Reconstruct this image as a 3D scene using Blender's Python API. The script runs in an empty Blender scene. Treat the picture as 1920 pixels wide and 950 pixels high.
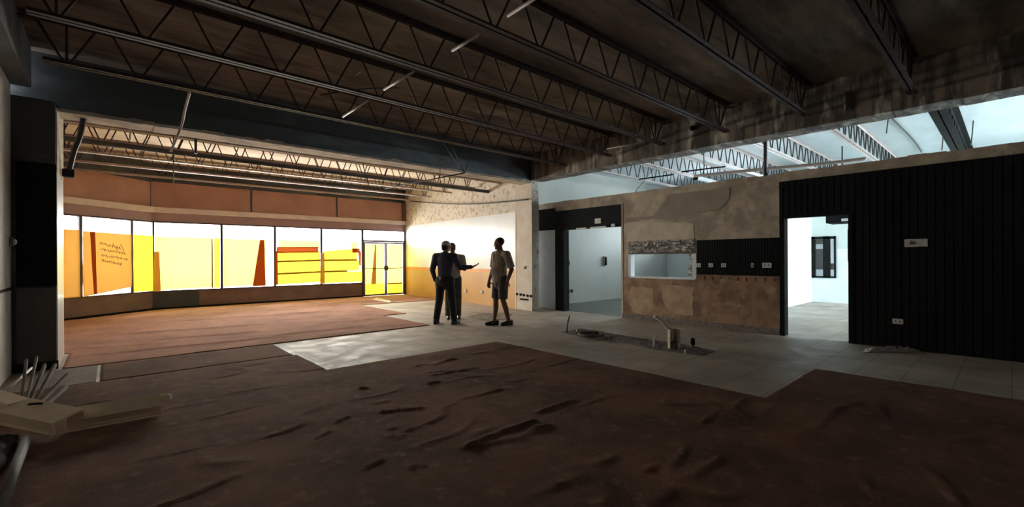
import bpy, bmesh, math, random
import numpy as np
from mathutils import Vector, Matrix, noise
S = bpy.context.scene
COL = S.collection
PI = math.pi
rnd = random.Random(7)

# ------------------------------------------------------------------ camera
FPX, HY, HC = 840.0, 484.0, 1.33
YAW, ROLL = math.radians(48.1), math.radians(-0.3)
FW = Vector((math.cos(YAW), math.sin(YAW), 0)); RT = Vector((math.sin(YAW), -math.cos(YAW), 0))
cam_d = bpy.data.cameras.new('camera'); cam = bpy.data.objects.new('camera', cam_d); COL.objects.link(cam)
S.camera = cam
cam_d.sensor_fit = 'HORIZONTAL'; cam_d.sensor_width = 36; cam_d.lens = 36 * FPX / 1920
cam_d.shift_y = (HY - 475) / 1920; cam_d.clip_start = .05; cam_d.clip_end = 300
up = Vector((0, 0, 1))
rot = Matrix((RT, up, -FW)).transposed().to_4x4()
cam.matrix_world = Matrix.Translation((0, 0, HC)) @ rot @ Matrix.Rotation(ROLL, 4, 'Z')

# ------------------------------------------------------------------ world, lights, exposure
vs = S.view_settings
S.display_settings.display_device = 'sRGB'
vs.view_transform = 'Standard'; vs.look = 'None'; vs.gamma = 1; vs.use_curve_mapping = False
vs.exposure = 1.7
S.cycles.max_bounces = 10; S.cycles.diffuse_bounces = 6; S.cycles.glossy_bounces = 3
S.cycles.transparent_max_bounces = 8; S.cycles.transmission_bounces = 5
S.cycles.sample_clamp_indirect = 8
S.cycles.use_denoising = True
W = bpy.data.worlds.new('sky'); S.world = W; W.use_nodes = True
bg = W.node_tree.nodes['Background']; bg.inputs[0].default_value = (.86, .93, 1, 1); bg.inputs[1].default_value = 3.0

def area(name, loc, target, sx, sy, power, col, spread=180):
    d = bpy.data.lights.new(name, 'AREA'); d.shape = 'RECTANGLE'; d.size = sx; d.size_y = sy
    d.energy = power; d.color = col; d.spread = math.radians(spread)
    o = bpy.data.objects.new(name, d); COL.objects.link(o); o.location = loc
    v = (Vector(target) - Vector(loc)).normalized()
    o.rotation_euler = v.to_track_quat('-Z', 'Y').to_euler()
    return o
area('daylight_street_windows', (4.6, 16.3, 1.7), (4.6, 10, 1.7), 8.2, 3.0, 1150, (1, .935, .90))
area('daylight_angled_window', (-.95, 15.75, 1.7), (.6, 13.85, 1.7), 2.6, 3.0, 330, (1, .935, .90))
area('daylight_back_room_window', (11.9, -4.5, 1.75), (11.9, 0, 1.9), 5.6, 2.6, 460, (.74, .88, 1))
area('added_high_fill', (15.95, 6.4, 2.3), (9, 6.6, 1.4), 3.4, 1.0, 62, (.80, .91, 1))  # fill lamp added behind an unseen window to brighten the grey wall

# ------------------------------------------------------------------ helpers
def ray(x, y):
    dx, dy = x - 960, y - HY
    c, s = math.cos(-ROLL), math.sin(-ROLL)
    dx, dy = c * dx - s * dy, s * dx + c * dy
    return FW + RT * (dx / FPX) - up * (dy / FPX)
EYE = Vector((0, 0, HC))
def at_z(x, y, z=0.): d = ray(x, y); return EYE + d * ((z - HC) / d.z)
def at_x(x, y, X): d = ray(x, y); return EYE + d * (X / d.x)
def at_y(x, y, Y): d = ray(x, y); return EYE + d * (Y / d.y)

class MB:
    def __init__(s): s.bm = bmesh.new()
    def box(s, x0, x1, y0, y1, z0, z1, bev=0, mtx=None):
        b = bmesh.new()
        vs_ = [b.verts.new((x, y, z)) for x in (x0, x1) for y in (y0, y1) for z in (z0, z1)]
        for q in ((0, 1, 3, 2), (4, 6, 7, 5), (0, 4, 5, 1), (2, 3, 7, 6), (0, 2, 6, 4), (1, 5, 7, 3)):
            b.faces.new([vs_[i] for i in q])
        bmesh.ops.recalc_face_normals(b, faces=b.faces)
        if bev: bmesh.ops.bevel(b, geom=b.edges[:], offset=bev, segments=2, affect='EDGES', clamp_overlap=True)
        return s.add(b, mtx)
    def add(s, b, mtx=None):
        if mtx is not None: b.transform(mtx)
        m = bpy.data.meshes.new('tmp'); b.to_mesh(m); b.free(); s.bm.from_mesh(m); bpy.data.meshes.remove(m)
        return s
    def prism(s, pts, axis, a0, a1):
        """closed outline pts (u,v) extruded along axis from a0 to a1"""
        b = bmesh.new()
        def P(u, v, a): return {'x': (a, u, v), 'y': (u, a, v), 'z': (u, v, a)}[axis]
        A = [b.verts.new(P(u, v, a0)) for u, v in pts]; B = [b.verts.new(P(u, v, a1)) for u, v in pts]
        n = len(pts); b.faces.new(A); b.faces.new(B[::-1])
        for i in range(n): b.faces.new((A[i], B[i], B[(i + 1) % n], A[(i + 1) % n]))
        bmesh.ops.recalc_face_normals(b, faces=b.faces)
        bmesh.ops.triangulate(b, faces=[f for f in b.faces if len(f.verts) > 4])
        return s.add(b)
    def tube(s, pts, r, n=10, caps=True, r1=None):
        pts = [Vector(p) for p in pts]; b = bmesh.new(); rings = []
        N = len(pts); prev = None
        for i, p in enumerate(pts):
            if i == 0: t = pts[1] - p
            elif i == N - 1: t = p - pts[i - 1]
            else: t = (pts[i + 1] - p).normalized() + (p - pts[i - 1]).normalized()
            t.normalize()
            if prev is None:
                a = Vector((0, 0, 1)) if abs(t.z) < .9 else Vector((1, 0, 0))
                u = t.cross(a).normalized()
            else:
                u = (prev - t * prev.dot(t)).normalized()
            prev = u; v = t.cross(u)
            rr = r if r1 is None else r + (r1 - r) * i / (N - 1)
            rings.append([b.verts.new(p + (u * math.cos(2 * PI * k / n) + v * math.sin(2 * PI * k / n)) * rr) for k in range(n)])
        for i in range(N - 1):
            for k in range(n):
                f = b.faces.new((rings[i][k], rings[i][(k + 1) % n], rings[i + 1][(k + 1) % n], rings[i + 1][k])); f.smooth = True
        if caps: b.faces.new(rings[0][::-1]); b.faces.new(rings[-1])
        bmesh.ops.recalc_face_normals(b, faces=b.faces)
        return s.add(b)
    def capsule(s, p0, r0, p1, r1, n=14, flat0=False, flat1=False, sq=1.0, side=None):
        """tapered limb; sq squashes it along the direction side"""
        p0, p1 = Vector(p0), Vector(p1); t = (p1 - p0); L = t.length; t.normalize()
        a = Vector(side) if side else (Vector((0, 1, 0)) if abs(t.y) < .9 else Vector((1, 0, 0)))
        v = (a - t * a.dot(t)).normalized(); u = v.cross(t)
        prof = []
        prof += [(0, 0)] if flat0 else [(-r0 * math.cos(k * PI / 10), r0 * math.sin(k * PI / 10)) for k in range(5)]
        prof += [(0, r0), (L, r1)]
        prof += [(L, 0)] if flat1 else [(L + r1 * math.sin(k * PI / 10), r1 * math.cos(k * PI / 10)) for k in range(1, 6)]
        b = bmesh.new(); rings = []
        for h, r in prof:
            if r < 1e-5: rings.append([b.verts.new(p0 + t * h)])
            else: rings.append([b.verts.new(p0 + t * h + (u * math.cos(2 * PI * k / n) + v * sq * math.sin(2 * PI * k / n)) * r) for k in range(n)])
        for A, B in zip(rings, rings[1:]):
            if len(A) == 1 and len(B) == 1: continue
            for k in range(n):
                q = [A[k % len(A)], A[(k + 1) % len(A)], B[(k + 1) % len(B)], B[k % len(B)]]
                q = list(dict.fromkeys(q)); b.faces.new(q)
        bmesh.ops.recalc_face_normals(b, faces=b.faces)
        return s.add(b)
    def ball(s, c, rx, ry, rz, mtx=None, seg=16):
        b = bmesh.new(); bmesh.ops.create_uvsphere(b, u_segments=seg, v_segments=max(8, seg * 3 // 4), radius=1)
        b.transform(Matrix.Translation(c) @ (mtx.to_4x4() if mtx else Matrix.Identity(4)) @ Matrix.Diagonal((rx, ry, rz, 1)))
        for f in b.faces: f.smooth = True
        return s.add(b)
    def grid_sheet(s, P, smooth=True):
        """P: rows of points -> open sheet"""
        b = bmesh.new(); V = [[b.verts.new(p) for p in row] for row in P]
        for i in range(len(V) - 1):
            for j in range(len(V[0]) - 1):
                f = b.faces.new((V[i][j], V[i][j + 1], V[i + 1][j + 1], V[i + 1][j])); f.smooth = smooth
        return s.add(b)

def obj(name, mb, mat, parent=None, origin=None, world=True):
    """links a mesh builder as ONE mesh object; world coordinates become local to its parent / origin"""
    off = Vector((0, 0, 0))
    if parent is not None and world:
        p = parent
        while p is not None: off += p.location; p = p.parent
    if origin is not None: off = Vector(origin)
    if off.length: mb.bm.transform(Matrix.Translation(-off))
    me = bpy.data.meshes.new(name); mb.bm.to_mesh(me); mb.bm.free()
    o = bpy.data.objects.new(name, me); COL.objects.link(o)
    for m in (mat if isinstance(mat, (list, tuple)) else [mat]): me.materials.append(m)
    if parent is not None: o.parent = parent
    if origin is not None: o.location = origin
    return o
def tag(o, label, cat, group=None, kind=None):
    o['label'] = label; o['category'] = cat
    if group: o['group'] = group
    if kind: o['kind'] = kind
    return o
def thing(name, label, cat, loc=(0, 0, 0), rz=0, group=None):
    o = bpy.data.objects.new(name, None); COL.objects.link(o); o.location = loc; o.rotation_euler.z = rz
    o.empty_display_size = .1
    return tag(o, label, cat, group)
def struct(name, mb, mat, parent=None):
    o = obj(name, mb, mat, parent)
    if parent is None: o['kind'] = 'structure'
    return o
def solid(o, t, off=-1):
    m = o.modifiers.new('thick', 'SOLIDIFY'); m.thickness = t; m.offset = off; return o
def copy_tree(o, parent=None):
    c = o.copy(); COL.objects.link(c); c.parent = parent
    for ch in list(o.children): copy_tree(ch, c)
    return c

# ------------------------------------------------------------------ materials
def mat(name, c1, c2=None, scale=3., lo=.35, hi=.65, rough=.8, bump=0., bscale=60., metal=0., c3=None, scale3=9., spec=.5, stretch=(1, 1, 1), detail=6.):
    m = bpy.data.materials.new(name); m.use_nodes = True; nt = m.node_tree; N = nt.nodes; L = nt.links
    p = N['Principled BSDF']; p.inputs['Roughness'].default_value = rough; p.inputs['Metallic'].default_value = metal
    p.inputs['Specular IOR Level'].default_value = spec
    p.inputs['Base Color'].default_value = (*c1, 1)
    tc = N.new('ShaderNodeTexCoord'); mp = N.new('ShaderNodeMapping'); mp.inputs['Scale'].default_value = stretch
    L.new(tc.outputs['Object'], mp.inputs[0])
    def nz(sc, det=6.):
        n = N.new('ShaderNodeTexNoise'); n.inputs['Scale'].default_value = sc; n.inputs['Detail'].default_value = det; n.inputs['Roughness'].default_value = .62
        L.new(mp.outputs[0], n.inputs['Vector']); return n
    def ramp(n, a, b):
        r = N.new('ShaderNodeMapRange'); r.inputs[1].default_value = a; r.inputs[2].default_value = b; r.clamp = True
        L.new(n.outputs['Fac'], r.inputs[0]); return r
    out = None
    if c2:
        mx = N.new('ShaderNodeMix'); mx.data_type = 'RGBA'; mx.inputs['A'].default_value = (*c1, 1); mx.inputs['B'].default_value = (*c2, 1)
        L.new(ramp(nz(scale, detail), lo, hi).outputs[0], mx.inputs['Factor']); out = mx.outputs['Result']
        if c3:
            m3 = N.new('ShaderNodeMix'); m3.data_type = 'RGBA'; L.new(out, m3.inputs['A']); m3.inputs['B'].default_value = (*c3, 1)
            L.new(ramp(nz(scale3), .55, .75).outputs[0], m3.inputs['Factor']); out = m3.outputs['Result']
        L.new(out, p.inputs['Base Color'])
    if bump:
        bn = N.new('ShaderNodeBump'); bn.inputs['Strength'].default_value = bump; bn.inputs['Distance'].default_value = .02
        L.new(nz(bscale).outputs['Fac'], bn.inputs['Height']); L.new(bn.outputs[0], p.inputs['Normal'])
    return m
def tile_mat(name, c1, c2, grout, size, rough):
    m = mat(name, c1, c2, scale=1.1, lo=.35, hi=.7, rough=rough)
    nt = m.node_tree; N = nt.nodes; L = nt.links; p = N['Principled BSDF']
    src = p.inputs['Base Color'].links[0].from_socket
    tc = N.new('ShaderNodeTexCoord'); br = N.new('ShaderNodeTexBrick')
    br.offset = 0; br.inputs['Scale'].default_value = 1; br.inputs['Brick Width'].default_value = size; br.inputs['Row Height'].default_value = size
    br.inputs['Mortar Size'].default_value = .008; br.inputs['Mortar Smooth'].default_value = .3
    br.inputs['Color1'].default_value = (1, 1, 1, 1); br.inputs['Color2'].default_value = (.86, .86, .86, 1); br.inputs['Mortar'].default_value = (*grout, 1)
    L.new(tc.outputs['Object'], br.inputs['Vector'])
    mu = N.new('ShaderNodeMix'); mu.data_type = 'RGBA'; mu.blend_type = 'MULTIPLY'; mu.inputs['Factor'].default_value = 1
    L.new(src, mu.inputs['A']); L.new(br.outputs['Color'], mu.inputs['B']); L.new(mu.outputs['Result'], p.inputs['Base Color'])
    n = N.new('ShaderNodeTexNoise'); n.inputs['Scale'].default_value = 3.5; n.inputs['Detail'].default_value = 5; L.new(tc.outputs['Object'], n.inputs['Vector'])
    r = N.new('ShaderNodeMapRange'); r.inputs[1].default_value = .3; r.inputs[2].default_value = .7; r.inputs[3].default_value = rough - .05; r.inputs[4].default_value = rough + .22
    L.new(n.outputs['Fac'], r.inputs[0]); L.new(r.outputs[0], p.inputs['Roughness'])
    return m
def paper_mat(name, col, trans):
    m = bpy.data.materials.new(name); m.use_nodes = True; nt = m.node_tree; N = nt.nodes; L = nt.links
    N.remove(N['Principled BSDF']); out = N['Material Output']
    d = N.new('ShaderNodeBsdfDiffuse'); t = N.new('ShaderNodeBsdfTranslucent'); mx = N.new('ShaderNodeMixShader')
    n = N.new('ShaderNodeTexNoise'); n.inputs['Scale'].default_value = 2.2; n.inputs['Detail'].default_value = 4
    tc = N.new('ShaderNodeTexCoord'); L.new(tc.outputs['Object'], n.inputs['Vector'])
    c = N.new('ShaderNodeMix'); c.data_type = 'RGBA'; c.inputs['A'].default_value = (*col, 1); c.inputs['B'].default_value = (*[v * .82 for v in col], 1)
    L.new(n.outputs['Fac'], c.inputs['Factor'])
    L.new(c.outputs['Result'], d.inputs[0]); L.new(c.outputs['Result'], t.inputs[0]); mx.inputs[0].default_value = trans
    L.new(d.outputs[0], mx.inputs[1]); L.new(t.outputs[0], mx.inputs[2]); L.new(mx.outputs[0], out.inputs[0])
    return m
def glass_mat():
    m = bpy.data.materials.new('clear glass'); m.use_nodes = True; nt = m.node_tree; N = nt.nodes; L = nt.links
    N.remove(N['Principled BSDF']); out = N['Material Output']
    t = N.new('ShaderNodeBsdfTransparent'); t.inputs[0].default_value = (.95, .97, .96, 1)
    g = N.new('ShaderNodeBsdfGlossy'); g.inputs['Roughness'].default_value = .03
    f = N.new('ShaderNodeFresnel'); f.inputs[0].default_value = 1.45
    mx = N.new('ShaderNodeMixShader'); L.new(f.outputs[0], mx.inputs[0]); L.new(t.outputs[0], mx.inputs[1]); L.new(g.outputs[0], mx.inputs[2]); L.new(mx.outputs[0], out.inputs[0])
    return m

M = {}
M['floor'] = tile_mat('pale stone floor tile', (.58, .50, .41), (.33, .28, .225), (.62, .57, .5), .40, .52)
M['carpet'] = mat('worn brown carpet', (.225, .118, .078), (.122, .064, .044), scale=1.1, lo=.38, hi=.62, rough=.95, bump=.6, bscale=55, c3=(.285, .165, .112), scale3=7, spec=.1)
M['carpet_lit'] = mat('sunlit russet carpet', (.50, .275, .205), (.36, .19, .14), scale=1.6, rough=.95, bump=.5, bscale=60, c3=(.58, .35, .26), scale3=7, spec=.1)  # lighter, redder copy of the brown carpet; window light in its colour
M['backing'] = mat('grey carpet glue', (.24, .20, .165), (.17, .14, .115), scale=4, rough=.9, bump=.3)
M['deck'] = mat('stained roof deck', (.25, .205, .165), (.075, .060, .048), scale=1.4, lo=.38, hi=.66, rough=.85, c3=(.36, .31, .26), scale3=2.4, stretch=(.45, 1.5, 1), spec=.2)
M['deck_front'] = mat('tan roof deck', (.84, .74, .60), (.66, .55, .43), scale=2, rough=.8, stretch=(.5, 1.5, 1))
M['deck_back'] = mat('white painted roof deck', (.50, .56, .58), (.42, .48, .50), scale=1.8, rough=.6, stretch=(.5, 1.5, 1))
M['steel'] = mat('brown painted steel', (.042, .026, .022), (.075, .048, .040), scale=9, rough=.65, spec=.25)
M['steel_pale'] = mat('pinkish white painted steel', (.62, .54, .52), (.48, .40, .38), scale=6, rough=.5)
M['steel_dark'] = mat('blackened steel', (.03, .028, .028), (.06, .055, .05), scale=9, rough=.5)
M['beam'] = mat('charcoal painted beam', (.062, .068, .070), (.20, .23, .235), scale=.9, lo=.50, hi=.74, rough=.55, stretch=(.6, 1, 1.5))  # pale blue-grey mottling lifted to suggest back-room light on the beam
M['header'] = mat('stained concrete header', (.24, .20, .165), (.075, .064, .055), scale=1.9, lo=.42, hi=.56, rough=.85, bump=.4, bscale=18, c3=(.78, .73, .65), scale3=2.2, stretch=(1, 2.4, .55))
M['plaster'] = mat('grey brown render', (.58, .49, .395), (.36, .295, .235), scale=2.1, lo=.4, hi=.58, rough=.9, bump=.4, bscale=14, c3=(.70, .62, .51), scale3=4.0)
M['plaster_dark'] = mat('smooth darker render', (.30, .25, .205), (.37, .315, .26), scale=2.5, rough=.9, bump=.15, bscale=20)
M['plaster_pale'] = mat('pale skim coat', (.70, .61, .50), (.56, .475, .38), scale=4, rough=.9, bump=.2, bscale=30)
M['mastic'] = mat('brown glue stained block', (.42, .27, .18), (.22, .13, .09), scale=2.6, lo=.42, hi=.6, rough=.85, bump=.4, bscale=16, c3=(.56, .42, .30), scale3=3.2)
M['broken_tile'] = mat('broken white tile', (.80, .78, .72), (.30, .27, .25), scale=14, lo=.38, hi=.48, rough=.4, bump=.3, bscale=30)
M['dark_panel'] = mat('dark green black panelling', (.006, .009, .009), (.011, .014, .013), scale=3, rough=.65, stretch=(1, 1, .15), spec=.12)
M['black'] = mat('flat black paint', (.009, .009, .009), (.016, .016, .016), scale=5, rough=.8, spec=.1)
M['white'] = mat('glossy white paint', (.82, .83, .85), (.72, .75, .79), scale=1.2, rough=.28)
M['white_matt'] = mat('white block wall paint', (.84, .87, .88), (.74, .79, .83), scale=2, rough=.6)
M['green_white'] = mat('greenish white paint', (.66, .72, .66), (.60, .66, .61), scale=2, rough=.7)
M['old_plaster'] = mat('ragged glue marked plaster', (.74, .68, .60), (.36, .27, .21), scale=9, lo=.5, hi=.68, rough=.9, bump=.5, bscale=30, c3=(.80, .77, .71), scale3=3)
M['pier'] = mat('cream skim on the pier', (.76, .69, .61), (.64, .55, .46), scale=3, rough=.8)
M['tan'] = mat('tan dado paint', (.66, .36, .12), (.58, .32, .115), scale=1.5, rough=.45)
M['orange'] = mat('orange dado band', (.78, .30, .06), (.70, .26, .06), scale=3, rough=.45)
M['left_wall'] = mat('scuffed grey white wall paint', (.60, .60, .60), (.45, .42, .39), scale=1.5, rough=.55, c3=(.40, .36, .32), scale3=3)
M['grey_wall'] = mat('grey painted plasterboard', (.50, .52, .47), (.44, .46, .42), scale=1.2, rough=.5)
M['blue_panel'] = mat('blue grey glossy panel', (.58, .63, .66), (.46, .51, .55), scale=2, rough=.3)
M['grey_panel'] = mat('dark grey boarding', (.10, .092, .085), (.075, .07, .065), scale=3, rough=.6)
M['fascia'] = mat('brown orange boarding', (.50, .27, .19), (.40, .205, .14), scale=1.2, rough=.6)
M['ledge'] = mat('cream ledge paint', (.78, .67, .60), (.66, .56, .50), scale=3, rough=.5)
M['mauve'] = mat('mauve grey lintel paint', (.42, .275, .275), (.35, .23, .23), scale=2, rough=.5)
M['sill'] = mat('brown sill boarding', (.22, .15, .12), (.16, .11, .09), scale=2.5, rough=.6)
M['teal'] = mat('dark teal boarding', (.045, .06, .062), (.06, .075, .075), scale=3, rough=.6)
M['alu'] = mat('dark bronze aluminium', (.10, .075, .075), (.07, .055, .055), scale=8, rough=.35, metal=.4)
M['glass'] = glass_mat()
M['yellow'] = paper_mat('yellow paper', (.95, .80, .055), .12)
M['pale_yellow'] = paper_mat('pale yellow paper', (.95, .90, .20), .13)
M['orange_paper'] = paper_mat('orange paper', (.86, .46, .10), .05)
M['tape'] = paper_mat('red orange tape', (.62, .13, .03), .04)
M['seam'] = paper_mat('doubled paper fold', (.40, .19, .02), .012)
M['ink'] = mat('brown marker ink', (.16, .07, .02), rough=.7)
M['pave'] = mat('pale street paving', (.55, .54, .52), (.45, .44, .42), scale=.6, rough=.9)
M['pvc'] = mat('grimy cream pipe', (.70, .62, .48), (.55, .45, .32), scale=12, rough=.5)
M['pvc_white'] = mat('white plastic pipe', (.80, .79, .74), (.70, .68, .62), scale=12, rough=.4)
M['cream'] = mat('cream painted sheet metal', (.84, .68, .48), (.72, .57, .40), scale=6, rough=.6, c3=(.88, .76, .58), scale3=12)
M['grey_wood'] = mat('dusty grey wood', (.34, .30, .27), (.22, .19, .17), scale=8, rough=.8, stretch=(1, 1, .3))
M['grey_metal'] = mat('dull grey steel tube', (.17, .155, .14), (.11, .10, .095), scale=10, rough=.7)
M['bag'] = mat('black plastic sheet', (.008, .008, .008), (.014, .014, .014), rough=.75, spec=.15)
M['film'] = mat('crumpled translucent film', (.62, .60, .57), (.45, .43, .41), scale=10, rough=.4)
M['dirt'] = mat('broken concrete and dirt', (.30, .25, .24), (.17, .14, .135), scale=14, rough=.95, bump=.9, bscale=40, c3=(.44, .39, .36), scale3=22)
M['plate'] = mat('white plastic plate', (.72, .72, .68), (.66, .66, .62), rough=.4)
M['plate_dark'] = mat('grey brown plastic', (.17, .16, .14), (.12, .11, .10), rough=.5)
M['sign'] = mat('grey white sign plate', (.62, .62, .56), (.55, .55, .50), scale=6, rough=.4)
M['sign_ink'] = mat('dark sign print', (.10, .10, .085), rough=.6)
M['cable'] = mat('black cable sheath', (.015, .013, .013), (.03, .025, .025), rough=.5)
M['brown_cable'] = mat('dark brown conduit', (.07, .04, .035), (.10, .06, .05), rough=.5)
M['skin'] = mat('warm skin', (.42, .23, .155), (.36, .19, .125), scale=8, rough=.5)
M['skin_dark'] = mat('brown skin', (.20, .105, .068), (.16, .085, .055), scale=8, rough=.5)
M['hair'] = mat('dark cropped hair', (.022, .017, .014), (.04, .03, .025), scale=60, rough=.7)
M['hair_grey'] = mat('greying hair', (.12, .10, .09), (.06, .05, .045), scale=60, rough=.7)
M['navy'] = mat('navy shirt cotton', (.040, .046, .085), (.055, .062, .105), scale=6, rough=.8, bump=.3, bscale=22)
M['black_trouser'] = mat('black trouser cotton', (.016, .016, .02), (.024, .024, .028), scale=6, rough=.85, bump=.3, bscale=20)
M['camo'] = mat('mottled dark trousers', (.05, .055, .045), (.10, .095, .075), scale=14, lo=.45, hi=.55, rough=.85)
M['grey_tee'] = mat('grey tee cotton', (.42, .38, .35), (.35, .32, .29), scale=6, rough=.85, bump=.3, bscale=20)
M['polo'] = mat('khaki grey polo knit', (.40, .35, .285), (.33, .29, .235), scale=6, rough=.85, bump=.35, bscale=20)
M['shorts'] = mat('charcoal shorts', (.075, .066, .064), (.10, .088, .085), scale=7, rough=.85, bump=.3, bscale=20)
M['shoe'] = mat('black shoe leather', (.014, .013, .013), (.02, .02, .02), rough=.4)
M['cap'] = mat('white cap cotton', (.74, .72, .70), (.60, .58, .57), scale=12, rough=.8)
M['belt'] = mat('dark leather belt', (.03, .022, .018), rough=.5)
M['skim_low'] = mat('tan glue stained skim', (.56, .41, .28), (.42, .285, .19), scale=4, rough=.9, bump=.3, bscale=20, c3=(.62, .49, .36), scale3=6)
M['rubble_pale'] = mat('pale broken tile bed', (.44, .36, .28), (.26, .20, .15), scale=12, rough=.95, bump=.9, bscale=40, c3=(.55, .48, .40), scale3=20)
M['steel_lit'] = mat('joist steel with painted highlight', (.42, .33, .30), (.30, .22, .20), scale=8, rough=.5)  # paler pinkish chords carry the window highlight in their colour
M['olive'] = mat('dark olive floor vinyl', (.085, .09, .07), (.12, .125, .10), scale=2, rough=.5)
M['eye'] = mat('dark eye', (.02, .015, .012), rough=.2)

# ------------------------------------------------------------------ the shell
XL, XR, XH = -.87, 8.47, 7.87          # left wall, partition to the back rooms, header face
YB, YW = 8.05, 15.25                   # soffit beam, street window wall
ZC, ZD = 3.92, 3.44                    # roof deck, joist bottom chord
XE, YN, YG = 15.5, -3.6, 8.6           # back rooms: end wall, window wall, grey wall
P0, P1 = Vector((-.9, 13.82, 0)), Vector((.85, YW, 0))   # angled street window

floor = struct('floor', MB().box(-1.3, 15.8, -4.0, 15.6, -.12, 0), M['floor'])
tag(floor, 'pale stone tile floor showing between the pieces of brown carpet', 'floor')
o = struct('floor', MB().box(XR + .13, XE, 4.07, YG, 0, .004), M['olive']); tag(o, 'dark olive floor inside the wide opening', 'floor')
o = struct('pavement', MB().box(-20, 30, 15.6, 40, -.2, -.06).box(-20, 30, -30, -4.0, -.2, -.06), M['pave'])
tag(o, 'pale street paving outside the windows', 'pavement')
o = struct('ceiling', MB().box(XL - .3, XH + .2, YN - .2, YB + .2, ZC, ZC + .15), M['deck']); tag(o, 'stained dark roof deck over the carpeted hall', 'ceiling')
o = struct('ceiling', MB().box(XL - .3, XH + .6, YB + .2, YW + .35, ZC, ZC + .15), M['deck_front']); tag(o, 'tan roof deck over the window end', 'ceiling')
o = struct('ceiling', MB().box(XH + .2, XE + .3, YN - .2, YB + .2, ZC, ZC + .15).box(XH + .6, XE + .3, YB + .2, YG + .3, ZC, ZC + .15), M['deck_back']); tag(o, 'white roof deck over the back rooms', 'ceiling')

# left wall, in two tones with a dark groove between
o = struct('wall_left', MB().box(XL - .15, XL, YN, 7.9, 0, ZC), M['left_wall']); tag(o, 'scuffed grey white side wall', 'wall')
obj('ledge', MB().box(XL, XL + .012, 4.2, 7.9, .99, 1.02), M['black'], o)  # raised black strip stands for the darkness of a groove
obj('perimeter_beam', MB().box(XL, -.70, YN, 7.9, 3.42, ZC), M['beam'], o)
o = struct('wall_left', MB().box(-1.15, -1.0, 8.45, 13.9, 0, ZC), M['pier']); tag(o, 'side wall of the window end', 'wall')
o = struct('wall_front', MB().box(XL - .15, XH + .4, YN - .2, YN, 0, ZC), M['plaster']); tag(o, 'rear wall behind the viewer', 'wall')

# pillar at the left end of the soffit beam
o = struct('pillar', MB().box(XL - .3, -.5, 7.9, 8.45, 0, 3.3), M['beam']); tag(o, 'dark pillar under the left end of the soffit beam', 'pillar')
obj('black_panel', MB().box(-.83, -.49, 7.87, 7.9, 1.02, 2.52, .004), M['black'], o)
obj('grey_panel', MB().box(-.83, -.515, 7.868, 7.9, .10, 1.0, .004), M['grey_panel'], o)
obj('plinth', MB().box(-.85, -.48, 7.85, 7.9, 0, .10, .004), M['black'], o)
rv = MB().box(-.8, -.488, 8.45, 8.95, 0, 2.45).box(-.5, -.488, 7.93, 8.45, 0, 2.45)
obj('reveal', rv, M['white'], o)
obj('plaster_reveal', MB().box(-.5, -.485, 7.93, 8.45, 2.45, 3.22).box(-.8, -.485, 8.45, 8.95, 2.45, ZC), M['old_plaster'], o)

# soffit beam
o = struct('ceiling_beam', MB().box(XL - .3, XH + .02, YB, YB + .4, 3.235, ZC), M['beam']); tag(o, 'charcoal soffit beam between the hall and the window end', 'beam')
sof = MB()
pts = [(XL + .38, 0)]
n = 60
for i in range(n + 1):
    x = -.5 + (XH + .5) * i / n
    sof.box(x, x + (XH + .5) / n, YB - .004, YB + .404, 3.235 - .012 - .012 * abs(noise.noise((x * 3, 0, 0))), 3.235 + .02 + .05 * abs(noise.noise((x * 2.3, 5, 0))))
obj('soffit_strip', sof, M['plaster'], o)

# header over the partition
o = struct('ceiling_beam', MB().box(XH, XH + .4, YN, YB + .4, 3.30, ZC), M['header']); tag(o, 'water stained concrete header along the back rooms', 'beam')
hl = MB()
for i in range(70):
    y0 = YN + (YB - YN) * i / 70
    hl.box(XH - .012, XH + .41, y0, y0 + (YB - YN) / 70, 3.285 - .012 * noise.noise((y0 * 3, 1, 0)), 3.325 + .02 * noise.noise((y0 * 2, 3, 0)))
obj('bottom_flange', hl, M['header'], o)

# white wall at the right of the window end (runs a little skew)
def W0(t, off=0.): return (7.9 + .40 * t + off, 8.05 + 7.25 * t)
def wall_piece(t0, t1, z0, z1, d0, d1, mb=None):
    a, b = W0(t0), W0(t1)
    mb = mb or MB()
    return mb.prism([(a[0] - d0, a[1]), (b[0] - d0, b[1]), (b[0] + d1, b[1]), (a[0] + d1, a[1])], 'z', z0, z1)
o = struct('wall_far', wall_piece(0, 1.03, 0, ZC, 0, .25), M['old_plaster']); tag(o, 'white wall with a tan dado beside the street door', 'wall')
obj('white_board', wall_piece(.085, 1, 1.03, 2.55, .012, .01), M['white'], o)
obj('dado_panel', wall_piece(.085, 1, 0.0, .93, .012, .01), M['tan'], o)
obj('dado_band', wall_piece(.085, 1, .93, 1.03, .016, .01), M['orange'], o)
obj('pier_face', wall_piece(-.003, .085, 0, 3.28, .022, .01), M['pier'], o)
obj('corner_bead', wall_piece(.083, .089, 0, 2.6, .028, .01), M['ledge'], o)

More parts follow.
